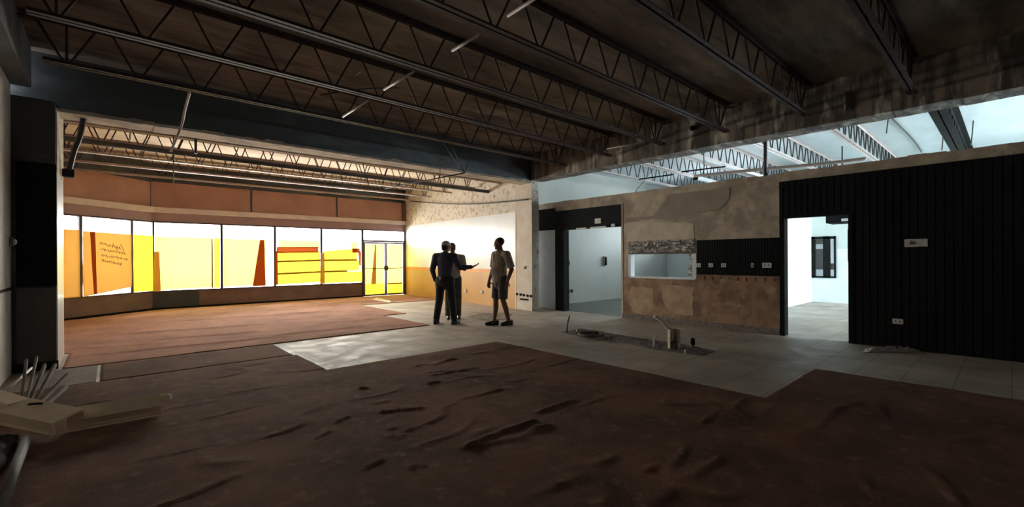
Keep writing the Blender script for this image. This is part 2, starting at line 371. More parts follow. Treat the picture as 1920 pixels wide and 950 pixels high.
# street end: sill, lintel, ledge, fascia
def along(p, q, d0, d1, z0, z1, mb=None):
    """a board from p to q; d0 towards the room, d1 outwards"""
    p, q = Vector(p), Vector(q); t = (q - p).normalized(); nrm = Vector((-t.y, t.x, 0))
    mb = mb or MB()
    c = [p - nrm * d0, q - nrm * d0, q + nrm * d1, p + nrm * d1]
    return mb.prism([(v.x, v.y) for v in c], 'z', z0, z1)
XD = 6.62                              # left jamb of the street door
END = Vector((8.34, YW, 0)); DJ = Vector((XD, YW, 0))
TA = (P1 - P0).normalized(); PA = P0 - TA * .15
o = struct('wall_back', along(PA, P1, .0, .12, 0, .48), M['sill']); along_m = along
tag(o, 'low brown sill wall under the angled street window', 'wall')
obj('base_shadow', along(PA, P1, .01, .0, 0, .055), M['black'], o)  # black strip painted as the shadow at the foot of the sill
o = struct('wall_back', along(P1, DJ, .0, .12, 0, .48), M['sill']); tag(o, 'low brown sill wall under the street windows', 'wall')
obj('base_shadow', along(P1, DJ, .01, .0, 0, .055), M['black'], o)  # same painted foot shadow below the street windows
obj('teal_board', MB().box(.83, 1.86, YW - .012, YW, .05, .475, .002), M['teal'], o)
o = struct('trim_1', along(PA, P1, .0, .15, 2.37, 2.60), M['mauve']); along(P1, END, 0, .15, 2.37, 2.60)
o['label'] = 'mauve lintel above the angled window'; o['category'] = 'lintel'
o = struct('trim_2', along(P1, END, .0, .15, 2.37, 2.60), M['mauve']); o['label'] = 'mauve lintel above the street windows'; o['category'] = 'lintel'
led = along(PA, P1 - TA * .02, .10, .15, 2.60, 2.74); along(P1 - TA * .02, END, .10, .15, 2.60, 2.74, led)
o = struct('trim_3', led, M['ledge']); o['label'] = 'long cream ledge above the street windows'; o['category'] = 'ledge'
up_w = along(PA, P1, 0, .15, 2.74, ZC); along(P1, END + Vector((.3, 0, 0)), 0, .15, 2.74, ZC, up_w)
o = struct('wall_back', up_w, M['beam']); tag(o, 'dark upper wall behind the boarded fascia', 'wall')  # charcoal colour stands in for the wall being unlit
obj('fascia_board', along(PA, P1 - TA * .10, .03, .01, 2.74, 3.40), M['fascia'], o)
for x0, x1 in ((.78, 3.13), (3.19, 5.68), (5.74, 8.12)):
    obj('fascia_board', MB().box(x0, x1, YW - .03, YW, 2.74, 3.42, .003), M['fascia'], o)
obj('end_post', MB().box(8.14, 8.3, YW - .06, YW, 2.6, 3.42, .004), M['sill'], o)
# ------------------------------------------------------------------ street windows (frame + pane), door, papers
Z0, Z1 = .48, 2.37
def window(n, p, q, label, z0=Z0, z1=Z1):
    p, q = Vector(p), Vector(q)
    t = (q - p).normalized(); L = (q - p).length
    root = bpy.data.objects.new('window_%d' % n, None); COL.objects.link(root); root.location = p
    root['kind'] = 'structure'; tag(root, label, 'window')
    f = .034
    fr = MB()
    along(p, p + t * f, .03, .05, z0, z1, fr); along(q - t * f, q, .03, .05, z0, z1, fr)
    along(p + t * f, q - t * f, .03, .05, z0, z0 + .035, fr); along(p + t * f, q - t * f, .03, .05, z1 - .04, z1, fr)
    obj('frame', fr, M['alu'], root)
    obj('pane', along(p + t * f, q - t * f, -.012, .02, z0 + .03, z1 - .03), M['glass'], root)
    return root
DW = -.004                              # papers sit just inside the pane
def sheet(p, q, u0, u1, z0, z1, z0b=None, z1b=None, m='yellow', d=.03, name='paper_sheet', label='', group=None, cat='paper', parent=None, amp=.006, seed=0, nu=10, nz=10, u0b=None, u1b=None):
    """paper taped across a window: u metres from p; slight waves; real thickness"""
    p, q = Vector(p), Vector(q); t = (q - p).normalized(); nrm = Vector((-t.y, t.x, 0))
    z0b = z0 if z0b is None else z0b; z1b = z1 if z1b is None else z1b
    u0b = u0 if u0b is None else u0b; u1b = u1 if u1b is None else u1b
    rows = []
    for i in range(nz + 1):
        r = []
        for j in range(nu + 1):
            s, k = j / nu, i / nz
            ua, ub = u0b + (u0 - u0b) * k, u1b + (u1 - u1b) * k
            u = ua + (ub - ua) * s
            z = (z0 + (z0b - z0) * s) * (1 - k) + (z1 + (z1b - z1) * s) * k
            w = amp * (1 + math.sin(u * 9 + seed + z * 2.1) * .6 + .4 * math.sin(z * 7 + seed * 2 + u * 3))
            c = p + t * u - nrm * (d + w); r.append((c.x, c.y, z))
        rows.append(r)
    mb = MB().grid_sheet(rows)
    if parent is not None: o = obj(name, mb, M[m], parent)
    else:
        c = p + t * (u0 + u1) / 2 - nrm * d
        o = obj(name, mb, M[m], origin=(c.x, c.y, min(z0, z0b))); tag(o, label, cat, group)
    return o
LA = (P1 - P0).length
def ang_u(x):                           # distance along the angled window for an image column
    d = ray(x, 480); A = np.array([[d.x, -TA.x], [d.y, -TA.y]]); s = np.linalg.solve(A, np.array([P0.x, P0.y])); return s[1]
uA, uB, uC = ang_u(150), ang_u(246), LA
PX = lambda x: at_y(x, 480, YW).x
G = 'papers taped over the street windows'
a0, a1, a2 = P0 - TA * .12, P0 + TA * uA, P0 + TA * uB
window(1, a0, a1, 'narrow window pane at the left end of the street front')
window(2, a1, a2, 'angled window pane behind the paper with handwriting')
window(3, a2, P1, 'narrow pane at the bend of the street windows')
XS = [.85, 2.40, 3.80, 5.20, 6.60]
lab = ['wide pane behind the palest yellow paper, just right of the bend', 'pane with a tapering orange strip on pale paper', 'pane behind three yellow bands under a red orange strip', 'pane next to the street door, behind yellow bands']
for i in range(4): window(4 + i, (XS[i], YW, 0), (XS[i + 1], YW, 0), lab[i])

sheet(a0, a1, .0, (a1 - a0).length - .03, .50, 2.02, m='orange_paper', label='orange paper in the narrow leftmost window', group=G, seed=1)
LB = (a2 - a1).length
o = sheet(a1, a2, .03, LB - .03, .50, 2.0, z0b=.66, z1b=1.98, m='orange_paper', label='orange paper with brown handwriting in the angled window', group=G, seed=2, amp=.012)
sheet(a1, a2, .16, .27, .55, 2.0, m='tape', d=.06, name='tape_strip', parent=o, seed=1, u0b=.24, u1b=.31, nu=2)
ink = MB()
nA = Vector((-TA.y, TA.x, 0))
def scrib(u, z, pts, r=.006):
    v = []
    for du, dz in pts:
        c = a1 + TA * (u + du) - nA * .075; v.append((c.x, c.y, z + dz))
    ink.tube(v, r, 6)
for row, (uu, zz) in enumerate(((.36, 1.74), (.38, 1.60), (.40, 1.46), (.41, 1.34))):
    L = (.48, .60, .62, .46)[row]; v = []
    for k in range(28):
        s = k / 27; v.append((L * s + .015 * math.sin(k * 2.1), -.11 * s + .035 * math.sin(k * 2.5 + row) * (1 if k % 7 else .2)))
    scrib(uu, zz, v)
scrib(.66, 1.62, [(0, .12), (.10, -.05), (.20, .10), (.27, -.1)])
obj('handwriting', ink, M['ink'], o)
LC = (P1 - a2).length
sheet(a2, P1, .03, LC - .03, .52, 1.98, m='yellow', label='deep yellow paper in the narrow pane at the bend', group=G, seed=3)
q0, q1 = Vector((XS[0], YW, 0)), Vector((XS[1], YW, 0))
o = sheet(q0, q1, .04, 1.32, .53, 1.96, z0b=.55, m='pale_yellow', label='large pale yellow paper just right of the bend in the windows', group=G, seed=4)
sheet(q0, q1, 1.30, 1.335, .53, 1.93, m='seam', d=.045, name='fold', parent=o, nu=2)
sheet(q0, q1, .03, .13, .50, 1.55, m='orange_paper', d=.05, name='tape_strip', parent=o, nu=2, u0b=.0, u1b=.16)
sheet(q0, q1, 1.36, 1.51, .53, 1.95, m='yellow', label='narrow yellow paper against the mullion beside the palest paper', group=G, seed=5, nu=3)
q0, q1 = Vector((XS[1], YW, 0)), Vector((XS[2], YW, 0))
o = sheet(q0, q1, .04, 1.15, .56, 1.94, m='pale_yellow', label='pale yellow paper with a tapering orange strip at its edge', group=G, seed=6)
sheet(q0, q1, .98, 1.10, .53, 1.93, m='tape', d=.05, name='tape_strip', parent=o, nu=2, u0b=.78, u1b=1.13)
q0, q1 = Vector((XS[2], YW, 0)), Vector((XS[3], YW, 0))
sheet(q0, q1, .10, 1.33, 1.70, 1.93, m='pale_yellow', label='pale paper strip above the red orange band', group=G, seed=7, d=.028)
sheet(q0, q1, .04, 1.30, 1.53, 1.72, z0b=1.55, z1b=1.74, m='tape', label='long red orange strip across the middle window', group=G, seed=8, d=.042, cat='tape strip')
for k, (za, zb, w) in enumerate(((1.27, 1.56, 'highest'), (.89, 1.25, 'middle'), (.55, .87, 'lowest'))):
    sheet(q0, q1, .04, 1.36, za, zb, za + .035, zb + .035, label='%s yellow band in the window under the long red strip' % w, group=G, seed=9 + k, d=.030 + .004 * k)
for k, z in enumerate((1.245, .865)):
    sheet(q0, q1, .05, 1.36, z - .01, z + .045, z + .025, z + .08, m='seam', label=('upper', 'lower')[k] + ' dark fold between yellow bands under the red strip', group='dark folds between the bands', d=.048, nu=6, nz=1, cat='tape strip')
sheet(q0, q1, .0, .07, .55, 1.6, m='tape', label='red orange edge strip on the mullion left of the yellow bands', group=G, d=.052, nu=2, cat='tape strip')
q0, q1 = Vector((XS[3], YW, 0)), Vector((XS[4], YW, 0))
for k, (za, zb, u1, w) in enumerate(((1.30, 1.60, 1.20, 'highest'), (.93, 1.28, 1.28, 'middle'), (.54, .91, 1.38, 'lowest'))):
    sheet(q0, q1, .05, u1, za, zb, za, zb + (.10 if k == 0 else 0), label='%s yellow band in the pane next to the street door' % w, group=G, seed=12 + k, d=.030 + .004 * k)
for k, (z, u1) in enumerate(((1.28, 1.2), (.905, .85))):
    sheet(q0, q1, .03, u1, z - .01, z + .045, m='seam', label=('upper', 'lower')[k] + ' dark fold between bands next to the street door', group='dark folds between the bands', d=.048, nu=6, nz=1, cat='tape strip')
sheet(q0, q1, -.04, .08, .52, 1.55, m='orange_paper', label='orange strip covering the mullion between the banded panes', group=G, d=.060, nu=2, u0b=-.06, u1b=.09, cat='tape strip')
sheet(q0, q1, 1.02, 1.30, 1.55, 1.70, m='tape', label='short red orange patch near the street door', group=G, d=.05, nu=3, cat='tape strip')
sheet(q0, q1, 1.22, 1.34, 1.10, 1.6, m='tape', label='ragged red orange strip hanging beside the street door', group=G, d=.056, nu=3, u0b=1.27, u1b=1.33, cat='tape strip')
sheet(q0, q1, 1.0, 1.24, 1.68, 1.92, m='pale_yellow', label='small pale square above the red patch', group=G, d=.028, nu=3)

# street door: two leaves under a transom
dr = bpy.data.objects.new('door_1', None); COL.objects.link(dr); dr.location = (XD, YW, 0); dr['kind'] = 'structure'
tag(dr, 'dark framed double street door with yellow papered glass', 'door')
XDm, XD1 = 7.49, 8.32
fr = MB()
fr.box(XD - .02, XD + .03, YW - .03, YW + .06, 0, Z1); fr.box(XD1 - .10, XD1, YW - .03, YW + .06, 0, Z1)
fr.box(XD, XD1, YW - .03, YW + .06, 1.94, 2.0); fr.box(XD, XD1, YW - .03, YW + .06, Z1 - .03, Z1)
obj('frame', fr, M['alu'], dr)
obj('transom_pane', MB().box(XD + .03, XD1 - .1, YW + .01, YW + .02, 2.0, Z1 - .03), M['glass'], dr)
for k, (x0, x1) in enumerate(((XD + .035, XDm - .005), (XDm + .005, XD1 - .105))):
    lf = MB(); s = .045
    lf.box(x0, x0 + s, YW - .02, YW + .03, .012, 1.935); lf.box(x1 - s, x1, YW - .02, YW + .03, .012, 1.935)
    lf.box(x0 + s, x1 - s, YW - .02, YW + .03, .012, .07); lf.box(x0 + s, x1 - s, YW - .02, YW + .03, 1.88, 1.935)
    leaf = obj('leaf', lf, M['alu'], dr)
    obj('pane', MB().box(x0 + s, x1 - s, YW + .005, YW + .012, .06, 1.89), M['glass'], leaf)
    bar = MB().box(x0 + s, x1 - s, YW - .05, YW - .02, .98, 1.01, .004)
    obj('push_bar', bar, M['alu'], leaf)
    xh = x1 - .03 if k == 0 else x0 + .03
    obj('lock', MB().box(xh - .045, xh + .045, YW - .045, YW - .02, .92, 1.08, .006), M['steel_dark'], leaf)
q0 = Vector((XD, YW, 0)); q1 = Vector((XD1, YW, 0))
GD = 'papers on the street door'
sheet(q0, q1, .085, .815, .42, 1.87, m='pale_yellow', label='pale yellow paper on the upper left leaf of the street door', group=GD, d=.0, amp=.002)
sheet(q0, q1, .085, .815, .07, .44, m='yellow', label='yellow paper along the foot of the left door leaf', group=GD, d=.006, amp=.002)
sheet(q0, q1, .45, .50, .44, 1.85, m='orange_paper', label='tapering orange strip on the left door leaf', group=GD, d=.012, amp=.002, nu=2, u0b=.30, u1b=.49, cat='tape strip')
sheet(q0, q1, .93, 1.545, .44, 1.87, m='pale_yellow', label='pale yellow paper on the right door leaf', group=GD, d=.0, amp=.002, seed=3)
sheet(q0, q1, .93, 1.545, .07, .40, m='yellow', label='yellow paper along the foot of the right door leaf', group=GD, d=.006, amp=.002, seed=2)
sheet(q0, q1, .93, 1.545, .40, .45, m='seam', label='brown fold across the right door leaf', group=GD, d=.012, amp=.001, nu=2, nz=1, cat='tape strip')

# ------------------------------------------------------------------ partition to the back rooms
T0, T1, ZP = XR, XR + .13, 2.72
DY0, DY1, DZ = 1.67, 2.56, 1.98        # doorway
AY0, AY1, AZ = 5.78, 7.50, 2.03        # wide opening
HY0, HY1, HZ0, HZ1 = 4.11, 5.57, .91, 1.40   # serving hatch
w = MB()
w.box(T0, T1, YN, DY0, 0, ZP); w.box(T0, T1, DY0, DY1, DZ, ZP); w.box(T0, T1, DY1, HY0, 0, ZP)
w.box(T0, T1, HY0, HY1, 0, HZ0); w.box(T0, T1, HY0, HY1, HZ1, ZP); w.box(T0, T1, HY1, AY0, 0, ZP)
w.box(T0, T1, AY0, AY1, AZ, ZP); w.box(T0, T1, AY1, YB + .4, 0, ZP)
wr = struct('wall_right', w, M['plaster']); tag(wr, 'rendered block partition in front of the back rooms', 'wall')
def ribbed(y0, y1, z0, z1, x, pitch, depth, horiz=False):
    """grooved boarding standing on the partition face"""
    mb = MB(); pts = []
    a, b = (z0, z1) if horiz else (y0, y1); n = max(1, int(round((b - a) / pitch))); p = (b - a) / n
    for i in range(n):
        s = a + i * p
        pts += [(s, x - depth * .3), (s + p * .1, x - depth * .3), (s + p * .16, x - depth), (s + p * .94, x - depth)]
    pts += [(b, x - depth * .3), (b, x), (a, x)]
    if horiz: mb.prism([(q, v) for v, q in pts], 'y', y0, y1)
    else: mb.prism([(q, v) for v, q in pts], 'z', z0, z1)
    return mb
dkp = ribbed(YN, DY0, 0, 2.60, T0, .09, .016); dkp.add(ribbed(DY0, DY1, DZ + .02, 2.60, T0, .09, .016).bm.copy()); dkp.add(ribbed(DY1, 2.63, 0, 2.60, T0, .07, .016).bm.copy())
obj('dark_boarding', dkp, M['dark_panel'], wr)
obj('batten', MB().box(T0 - .03, T0 - .014, YN, 2.63, 2.50, 2.53), M['dark_panel'], wr)
obj('dark_strip', ribbed(2.63, 4.07, 1.0, 1.66, T0, .045, .02), M['dark_panel'], wr)
obj('glue_zone', MB().box(T0 - .006, T0, 2.63, 4.07, .10, 1.0).box(T0 - .006, T0, 4.07, AY0 - .001, .10, HZ0), M['mastic'], wr)
bt = MB()
for i in range(9):
    y = 2.72 + i * .15; bt.box(T0 - .02 - .008 * rnd.random(), T0, y, y + .12 * (.6 + .5 * rnd.random()), .90 + .03 * rnd.random(), .965)
obj('ragged_batten', bt, M['mastic'], wr)
# skim patches on the upper face
def patch(pts, th, m, jit=.02, x=T0, z=None):
    P_ = []
    for i in range(len(pts)):
        a, b = Vector(pts[i]), Vector(pts[(i + 1) % len(pts)]); k = max(1, int((b - a).length / .06))
        for j in range(k):
            c = a.lerp(b, j / k); P_.append((c.x + jit * noise.noise((c.x * 9, c.y * 9, 3)), c.y + jit * noise.noise((c.x * 9, c.y * 9, 8))))
    mb = MB(); b = bmesh.new(); A = [b.verts.new((x - th, u, v)) for u, v in P_]; B = [b.verts.new((x, u, v)) for u, v in P_]
    n = len(P_); bmesh.ops.triangle_fill(b, use_beauty=True, edges=[b.edges.new((A[i], A[(i + 1) % n])) for i in range(n)])
    for i in range(n): b.faces.new((A[i], B[i], B[(i + 1) % n], A[(i + 1) % n]))
    bmesh.ops.recalc_face_normals(b, faces=b.faces)
    return mb.add(b)
yy = lambda x, y: (lambda p: (p.y, p.z))(at_x(x, y, T0))
obj('dark_skim', patch([yy(*p) for p in ((1262, 355), (1368, 345), (1368, 372), (1352, 392), (1320, 398), (1290, 403), (1255, 412), (1222, 410), (1172, 418), (1172, 408), (1225, 405), (1240, 385))], .010, M['plaster_dark']), M['plaster_dark'], wr)
obj('pale_skim', patch([yy(*p) for p in ((1176, 420), (1225, 416), (1300, 418), (1303, 448), (1176, 452))], .006, M['plaster_pale'], .008), M['plaster_pale'], wr)
obj('pale_skim', patch([yy(*p) for p in ((1185, 535), (1224, 540), (1226, 575), (1215, 592), (1188, 585), (1178, 560))], .009, M['plaster_pale'], .04), M['skim_low'], wr)
obj('pale_skim', patch([yy(*p) for p in ((1240, 532), (1300, 538), (1298, 592), (1262, 588), (1245, 570))], .009, M['mastic'], .04), M['skim_low'], wr)
bt = MB()
for i in range(130):
    y = 4.10 + 1.5 * rnd.random(); z = 1.43 + .24 * rnd.random(); bt.box(T0 - .012 - .01 * rnd.random(), T0, y, y + .03 + .10 * rnd.random(), z, z + .012 + .03 * rnd.random())
obj('broken_tiles', bt, M['broken_tile'], wr)
obj('dark_mortar', MB().box(T0 - .008, T0, 4.10, 5.60, HZ1 + .01, 1.66), M['grey_panel'], wr)
hf = MB()
hf.box(T0 - .01, T1 + .01, HY1 - .02, HY1 + .04, HZ0, HZ1); hf.box(T0 - .01, T1 + .01, HY0 - .03, HY0 + .05, HZ0, HZ1); hf.box(T0 - .01, T1 + .01, HY0, HY1, HZ0 - .02, HZ0 + .012)
obj('hatch_lining', hf, M['white_matt'], wr)
bt = MB()
for i in range(26):
    z = HZ0 + .02 + .44 * rnd.random(); y = HY0 + .02 + .14 * rnd.random(); bt.box(T0 + .02 + .06 * rnd.random(), T1, HY0, y, z, z + .02 + .04 * rnd.random())
obj('broken_edge', bt, M['broken_tile'], wr)
obj('opening_boarding', ribbed(AY0, AY1, AZ, 2.52, T0, .05, .018, True), M['dark_panel'], wr)
obj('opening_jamb', MB().box(T0 - .02, T1 + .05, AY1 - .02, AY1 + .27, 0, 2.52), M['black'], wr)
obj('blue_panel', MB().box(T0 - .015, T0, AY1 + .27, YB + .38, .02, 2.05, .003), M['blue_panel'], wr)
obj('dark_lining', MB().box(T0 - .012, T0, AY1 + .27, YB + .38, 2.05, 2.6), M['black'], wr)
obj('end_bead', MB().box(T0 - .012, T1, AY0 - .03, AY0 + .012, 0, 2.56), M['plaster_pale'], wr)
obj('rotten_foot', MB().box(T0 - .02, T0, 2.63, AY0 - .02, 0, .11), M['dirt'], wr)
dl = MB().box(T0 - .025, T1 + .02, DY1 - .01, DY1 + .05, 0, DZ + .03).box(T0 - .025, T1 + .02, DY0 - .05, DY0 + .005, 0, DZ + .03).box(T0 - .025, T1 + .02, DY0, DY1, DZ, DZ + .05)
obj('doorway_lining', dl, M['black'], wr)
cp = MB()
for i in range(60):
    y0 = YN + (YB + .3 - YN) * i / 60; cp.box(T0 - .02, T1 + .02, y0, y0 + (YB + .3 - YN) / 60, 2.61, ZP + .03 + .02 * noise.noise((y0 * 2, 0, 4)))
obj('wall_cap', cp, M['plaster'], wr)

# debris on the head of the wide opening
for k, (x, y, w_, h_) in enumerate(((1090, 428, .30, .03), (1122, 426, .45, .04), (1150, 422, .10, .06))):
    p = at_x(x, y, T0 - .03); b = MB().box(T0 - .05, T0 - .018, p.y - w_ / 2, p.y + w_ / 2, p.z - h_ / 2, p.z + h_ / 2, .004)
    tag(obj('broken_board_scrap', b, M['plate'], origin=(T0 - .03, p.y, p.z)), ['long pale scrap at the left foot of the ribbed boarding', 'longest pale scrap under the ribbed boarding', 'stubby pale scrap at the right of the ribbed boarding'][k], 'scrap', 'pale scraps over the wide opening')
p = at_x(1121, 414, T0 - .03)
tag(obj('junction_plate', MB().box(T0 - .035, T0 - .018, p.y - .09, p.y + .09, p.z - .06, p.z + .06, .004), M['plate'], origin=(T0 - .03, p.y, p.z)), 'square pale plate on the ribbed boarding over the wide opening', 'plate')

# ------------------------------------------------------------------ back rooms
o = struct('wall_back', MB().box(8.3, XE + .2, YG, YG + .15, 0, ZC), M['grey_wall']); tag(o, 'grey wall inside the wide opening', 'wall')
e = MB().box(XE, XE + .2, YN - .2, 4.7, 0, ZC).box(XE, XE + .2, 8.1, YG, 0, ZC).box(XE, XE + .2, 4.7, 8.1, 0, 1.75).box(XE, XE + .2, 4.7, 8.1, 2.85, ZC)
o = struct('wall_right', e, M['white_matt']); tag(o, 'white end wall of the back rooms', 'wall')
obj('upper_paint', MB().box(XE - .01, XE, YN, 3.95, 1.55, ZC), M['green_white'], o)
o = struct('wall_back', MB().box(9.6, XE, 3.95, 4.07, 0, 2.9), M['white_matt']); tag(o, 'bright white dividing wall seen through the doorway', 'wall')
n_ = MB().box(8.0, 9.2, YN - .2, YN, 0, ZC).box(14.6, XE + .2, YN - .2, YN, 0, ZC).box(9.2, 14.6, YN - .2, YN, 0, .55).box(9.2, 14.6, YN - .2, YN, 3.0, ZC)
o = struct('wall_front', n_, M['white_matt']); tag(o, 'window wall of the back room', 'wall')
rt = bpy.data.objects.new('window_9', None); COL.objects.link(rt); rt['kind'] = 'structure'; rt.location = (9.2, YN - .1, .55); tag(rt, 'wide window lighting the back room', 'window')
fr = MB()
for x in (9.2, 11.0, 12.8, 14.55): fr.box(x, x + .05, YN - .14, YN - .08, .55, 3.0)
fr.box(9.2, 14.6, YN - .14, YN - .08, .55, .6).box(9.2, 14.6, YN - .14, YN - .08, 2.95, 3.0)
obj('frame', fr, M['alu'], rt); obj('pane', MB().box(9.25, 14.55, YN - .115, YN - .105, .6, 2.95), M['glass'], rt)
rt = bpy.data.objects.new('window_11', None); COL.objects.link(rt); rt['kind'] = 'structure'; rt.location = (XE, 4.7, 1.75); tag(rt, 'unseen high window added to light the space behind the serving hatch', 'window')  # window added out of view for the fill lamp
fr = MB()
for y in (4.7, 6.37, 8.05): fr.box(XE + .06, XE + .12, y, y + .05, 1.75, 2.85)
fr.box(XE + .06, XE + .12, 4.7, 8.1, 1.75, 1.8).box(XE + .06, XE + .12, 4.7, 8.1, 2.8, 2.85)
obj('frame', fr, M['alu'], rt); obj('pane', MB().box(XE + .085, XE + .095, 4.75, 8.05, 1.8, 2.8), M['glass'], rt)
# dark framed internal window on the end wall
A = at_x(1521, 444, XE); B = at_x(1568, 521, XE)
iw = thing('framed_window', 'black framed internal window in the end wall seen through the doorway', 'window', (XE, (A.y + B.y) / 2, B.z)); iw['kind'] = 'structure'; iw.name = 'window_10'
y0, y1, z0, z1 = B.y, A.y, B.z, A.z
fr = MB(); f = .07
fr.box(XE - .06, XE - .005, y0, y0 + f * .6, z0, z1).box(XE - .06, XE - .005, y1 - f * 1.5, y1, z0, z1).box(XE - .06, XE - .005, y0, y1, z1 - f, z1).box(XE - .06, XE - .005, y0, y1, z0, z0 + f * .6)
fr.box(XE - .06, XE - .005, y0 + (y1 - y0) * .22, y0 + (y1 - y0) * .50, z0, z1)
obj('frame', fr, M['black'], iw)
obj('backing', MB().box(XE - .02, XE - .006, y0, y1, z0, z1), M['grey_panel'], iw)
ya, yb = y0 + (y1 - y0) * .51, y0 + (y1 - y0) * .80
obj('pane', MB().box(XE - .03, XE - .018, ya, yb, z0 + .05, z1 - .1), M['glass'], iw)
obj('sheet', MB().box(XE - .028, XE - .019, ya, yb, z0 + .05, z0 + .24).box(XE - .028, XE - .019, ya, yb, z1 - .36, z1 - .22), M['white_matt'], iw)
obj('side_light', MB().box(XE - .028, XE - .019, y0 + .05, y0 + (y1 - y0) * .21, z0 + .05, z0 + .24).box(XE - .028, XE - .019, y0 + .05, y0 + (y1 - y0) * .21, z0 + .42, z1 - .08), M['white_matt'], iw)
# dark board at the right edge of the doorway view and black lamp housing above
A = at_x(1589, 430, 11.0); B = at_x(1597, 489, 11.0)
hb = MB().box(11.0, 11.03, B.y - .12, A.y, B.z, A.z, .004)
tag(obj('black_notice_board', hb, M['black'], origin=(11.0, A.y, B.z)), 'narrow black board at the right edge of the bright doorway', 'board')
o = struct('wall_right', MB().box(11.03, 11.15, YN, A.y - .02, 0, 2.72), M['green_white']); tag(o, 'pale return wall behind the black board', 'wall')
A = at_x(1548, 407, 12.5); B = at_x(1600, 416, 12.5)
hb = thing('duct_stub', 'black ceiling box at the head of the bright doorway', 'ceiling box', (12.5, (A.y + B.y) / 2, B.z))
obj('box', MB().box(12.5, 13.1, B.y, A.y, B.z, B.z + .3, .01), M['black'], hb)
obj('grille', MB().box(12.49, 12.5, B.y + .05, B.y + .22, B.z + .03, B.z + .09), M['plate'], hb)
obj('hanger', MB().tube([(12.8, (A.y + B.y) / 2, B.z + .3), (12.8, (A.y + B.y) / 2, ZC)], .012), M['black'], hb)

# ------------------------------------------------------------------ open-web steel joists
def make_joist(x0, x1, zb, zt, m, pitch, label, group, rod=.013, m_web=None, phase=.0, ch=.045):
    root = thing('roof_joist', label, 'joist', (x0, 0, zb), group=group)
    g = .011
    tc = MB(); bc = MB()
    for s in (-1, 1):                    # pairs of steel angles
        tc.box(x0, x1, *sorted((s * g, s * (g + ch))), zt - .006, zt); tc.box(x0, x1, *sorted((s * g, s * (g + .006))), zt - ch, zt - .006)
        bc.box(x0 + .12, x1 - .02, *sorted((s * g, s * (g + ch))), zb, zb + .006); bc.box(x0 + .12, x1 - .02, *sorted((s * g, s * (g + .006))), zb + .006, zb + ch)
    obj('top_chord', tc, m, root); obj('bottom_chord', bc, m, root)
    pts = [(x0 + .06, 0, zt - .02)]; x = x0 + .30 + phase
    while x < x1 - .30:
        pts += [(x - .02, 0, zb + .022), (x + .02, 0, zb + .022)]
        if x + pitch < x1 - .25: pts += [(x + pitch * .40, 0, zt - .02), (x + pitch * .60, 0, zt - .02)]
        x += pitch
    pts += [(x1 - .06, 0, zt - .02)]
    obj('web', MB().tube(pts, rod, 8), m_web or m, root)
    for xs in (x0 + .30 + phase, x - pitch):
        obj('end_strut', MB().tube([(xs, 0, zb + .02), (xs, 0, zt - .02)], rod * .9, 8), m_web or m, root)
    for xa in (x0 - .06, x1 - .10): obj('bearing_seat', MB().box(xa, xa + .16, -.05, .05, zt - .06, zt - .045), m, root)
    bolts = MB()
    xx = x0 + .3
    while xx < x1: bolts.ball((xx, .045, zt - .012), .012, .012, .010, seg=8); xx += .62
    obj('bolt', bolts, m, root)['kind'] = 'stuff'
    return root
names = ['nearest the soffit beam', 'second from the soffit beam', 'third from the soffit beam', 'fourth from the soffit beam', 'fifth from the soffit beam', 'sixth from the soffit beam', 'furthest from the soffit beam']
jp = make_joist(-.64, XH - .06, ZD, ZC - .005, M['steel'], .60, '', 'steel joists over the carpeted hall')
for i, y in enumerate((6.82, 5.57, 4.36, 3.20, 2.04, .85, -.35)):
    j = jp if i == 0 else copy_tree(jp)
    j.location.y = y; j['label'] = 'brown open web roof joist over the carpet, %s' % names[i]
jp = make_joist(-.92, 8.0, 3.37, ZC - .005, M['steel_lit'], .52, '', 'steel joists over the window end', m_web=M['steel'])
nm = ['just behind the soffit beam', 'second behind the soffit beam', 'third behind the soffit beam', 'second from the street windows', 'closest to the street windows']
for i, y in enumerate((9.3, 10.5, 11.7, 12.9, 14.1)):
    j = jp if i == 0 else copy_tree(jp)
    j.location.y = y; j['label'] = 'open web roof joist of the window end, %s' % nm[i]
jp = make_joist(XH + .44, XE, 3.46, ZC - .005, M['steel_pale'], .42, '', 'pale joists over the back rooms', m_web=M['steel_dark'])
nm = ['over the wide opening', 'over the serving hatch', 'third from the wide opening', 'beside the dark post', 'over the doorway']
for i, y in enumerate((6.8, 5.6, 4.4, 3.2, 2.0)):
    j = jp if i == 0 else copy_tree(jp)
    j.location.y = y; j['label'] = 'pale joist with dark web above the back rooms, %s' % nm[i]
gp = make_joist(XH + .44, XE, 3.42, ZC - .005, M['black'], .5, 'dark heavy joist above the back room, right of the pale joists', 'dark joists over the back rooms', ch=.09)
gp.location.y = .70

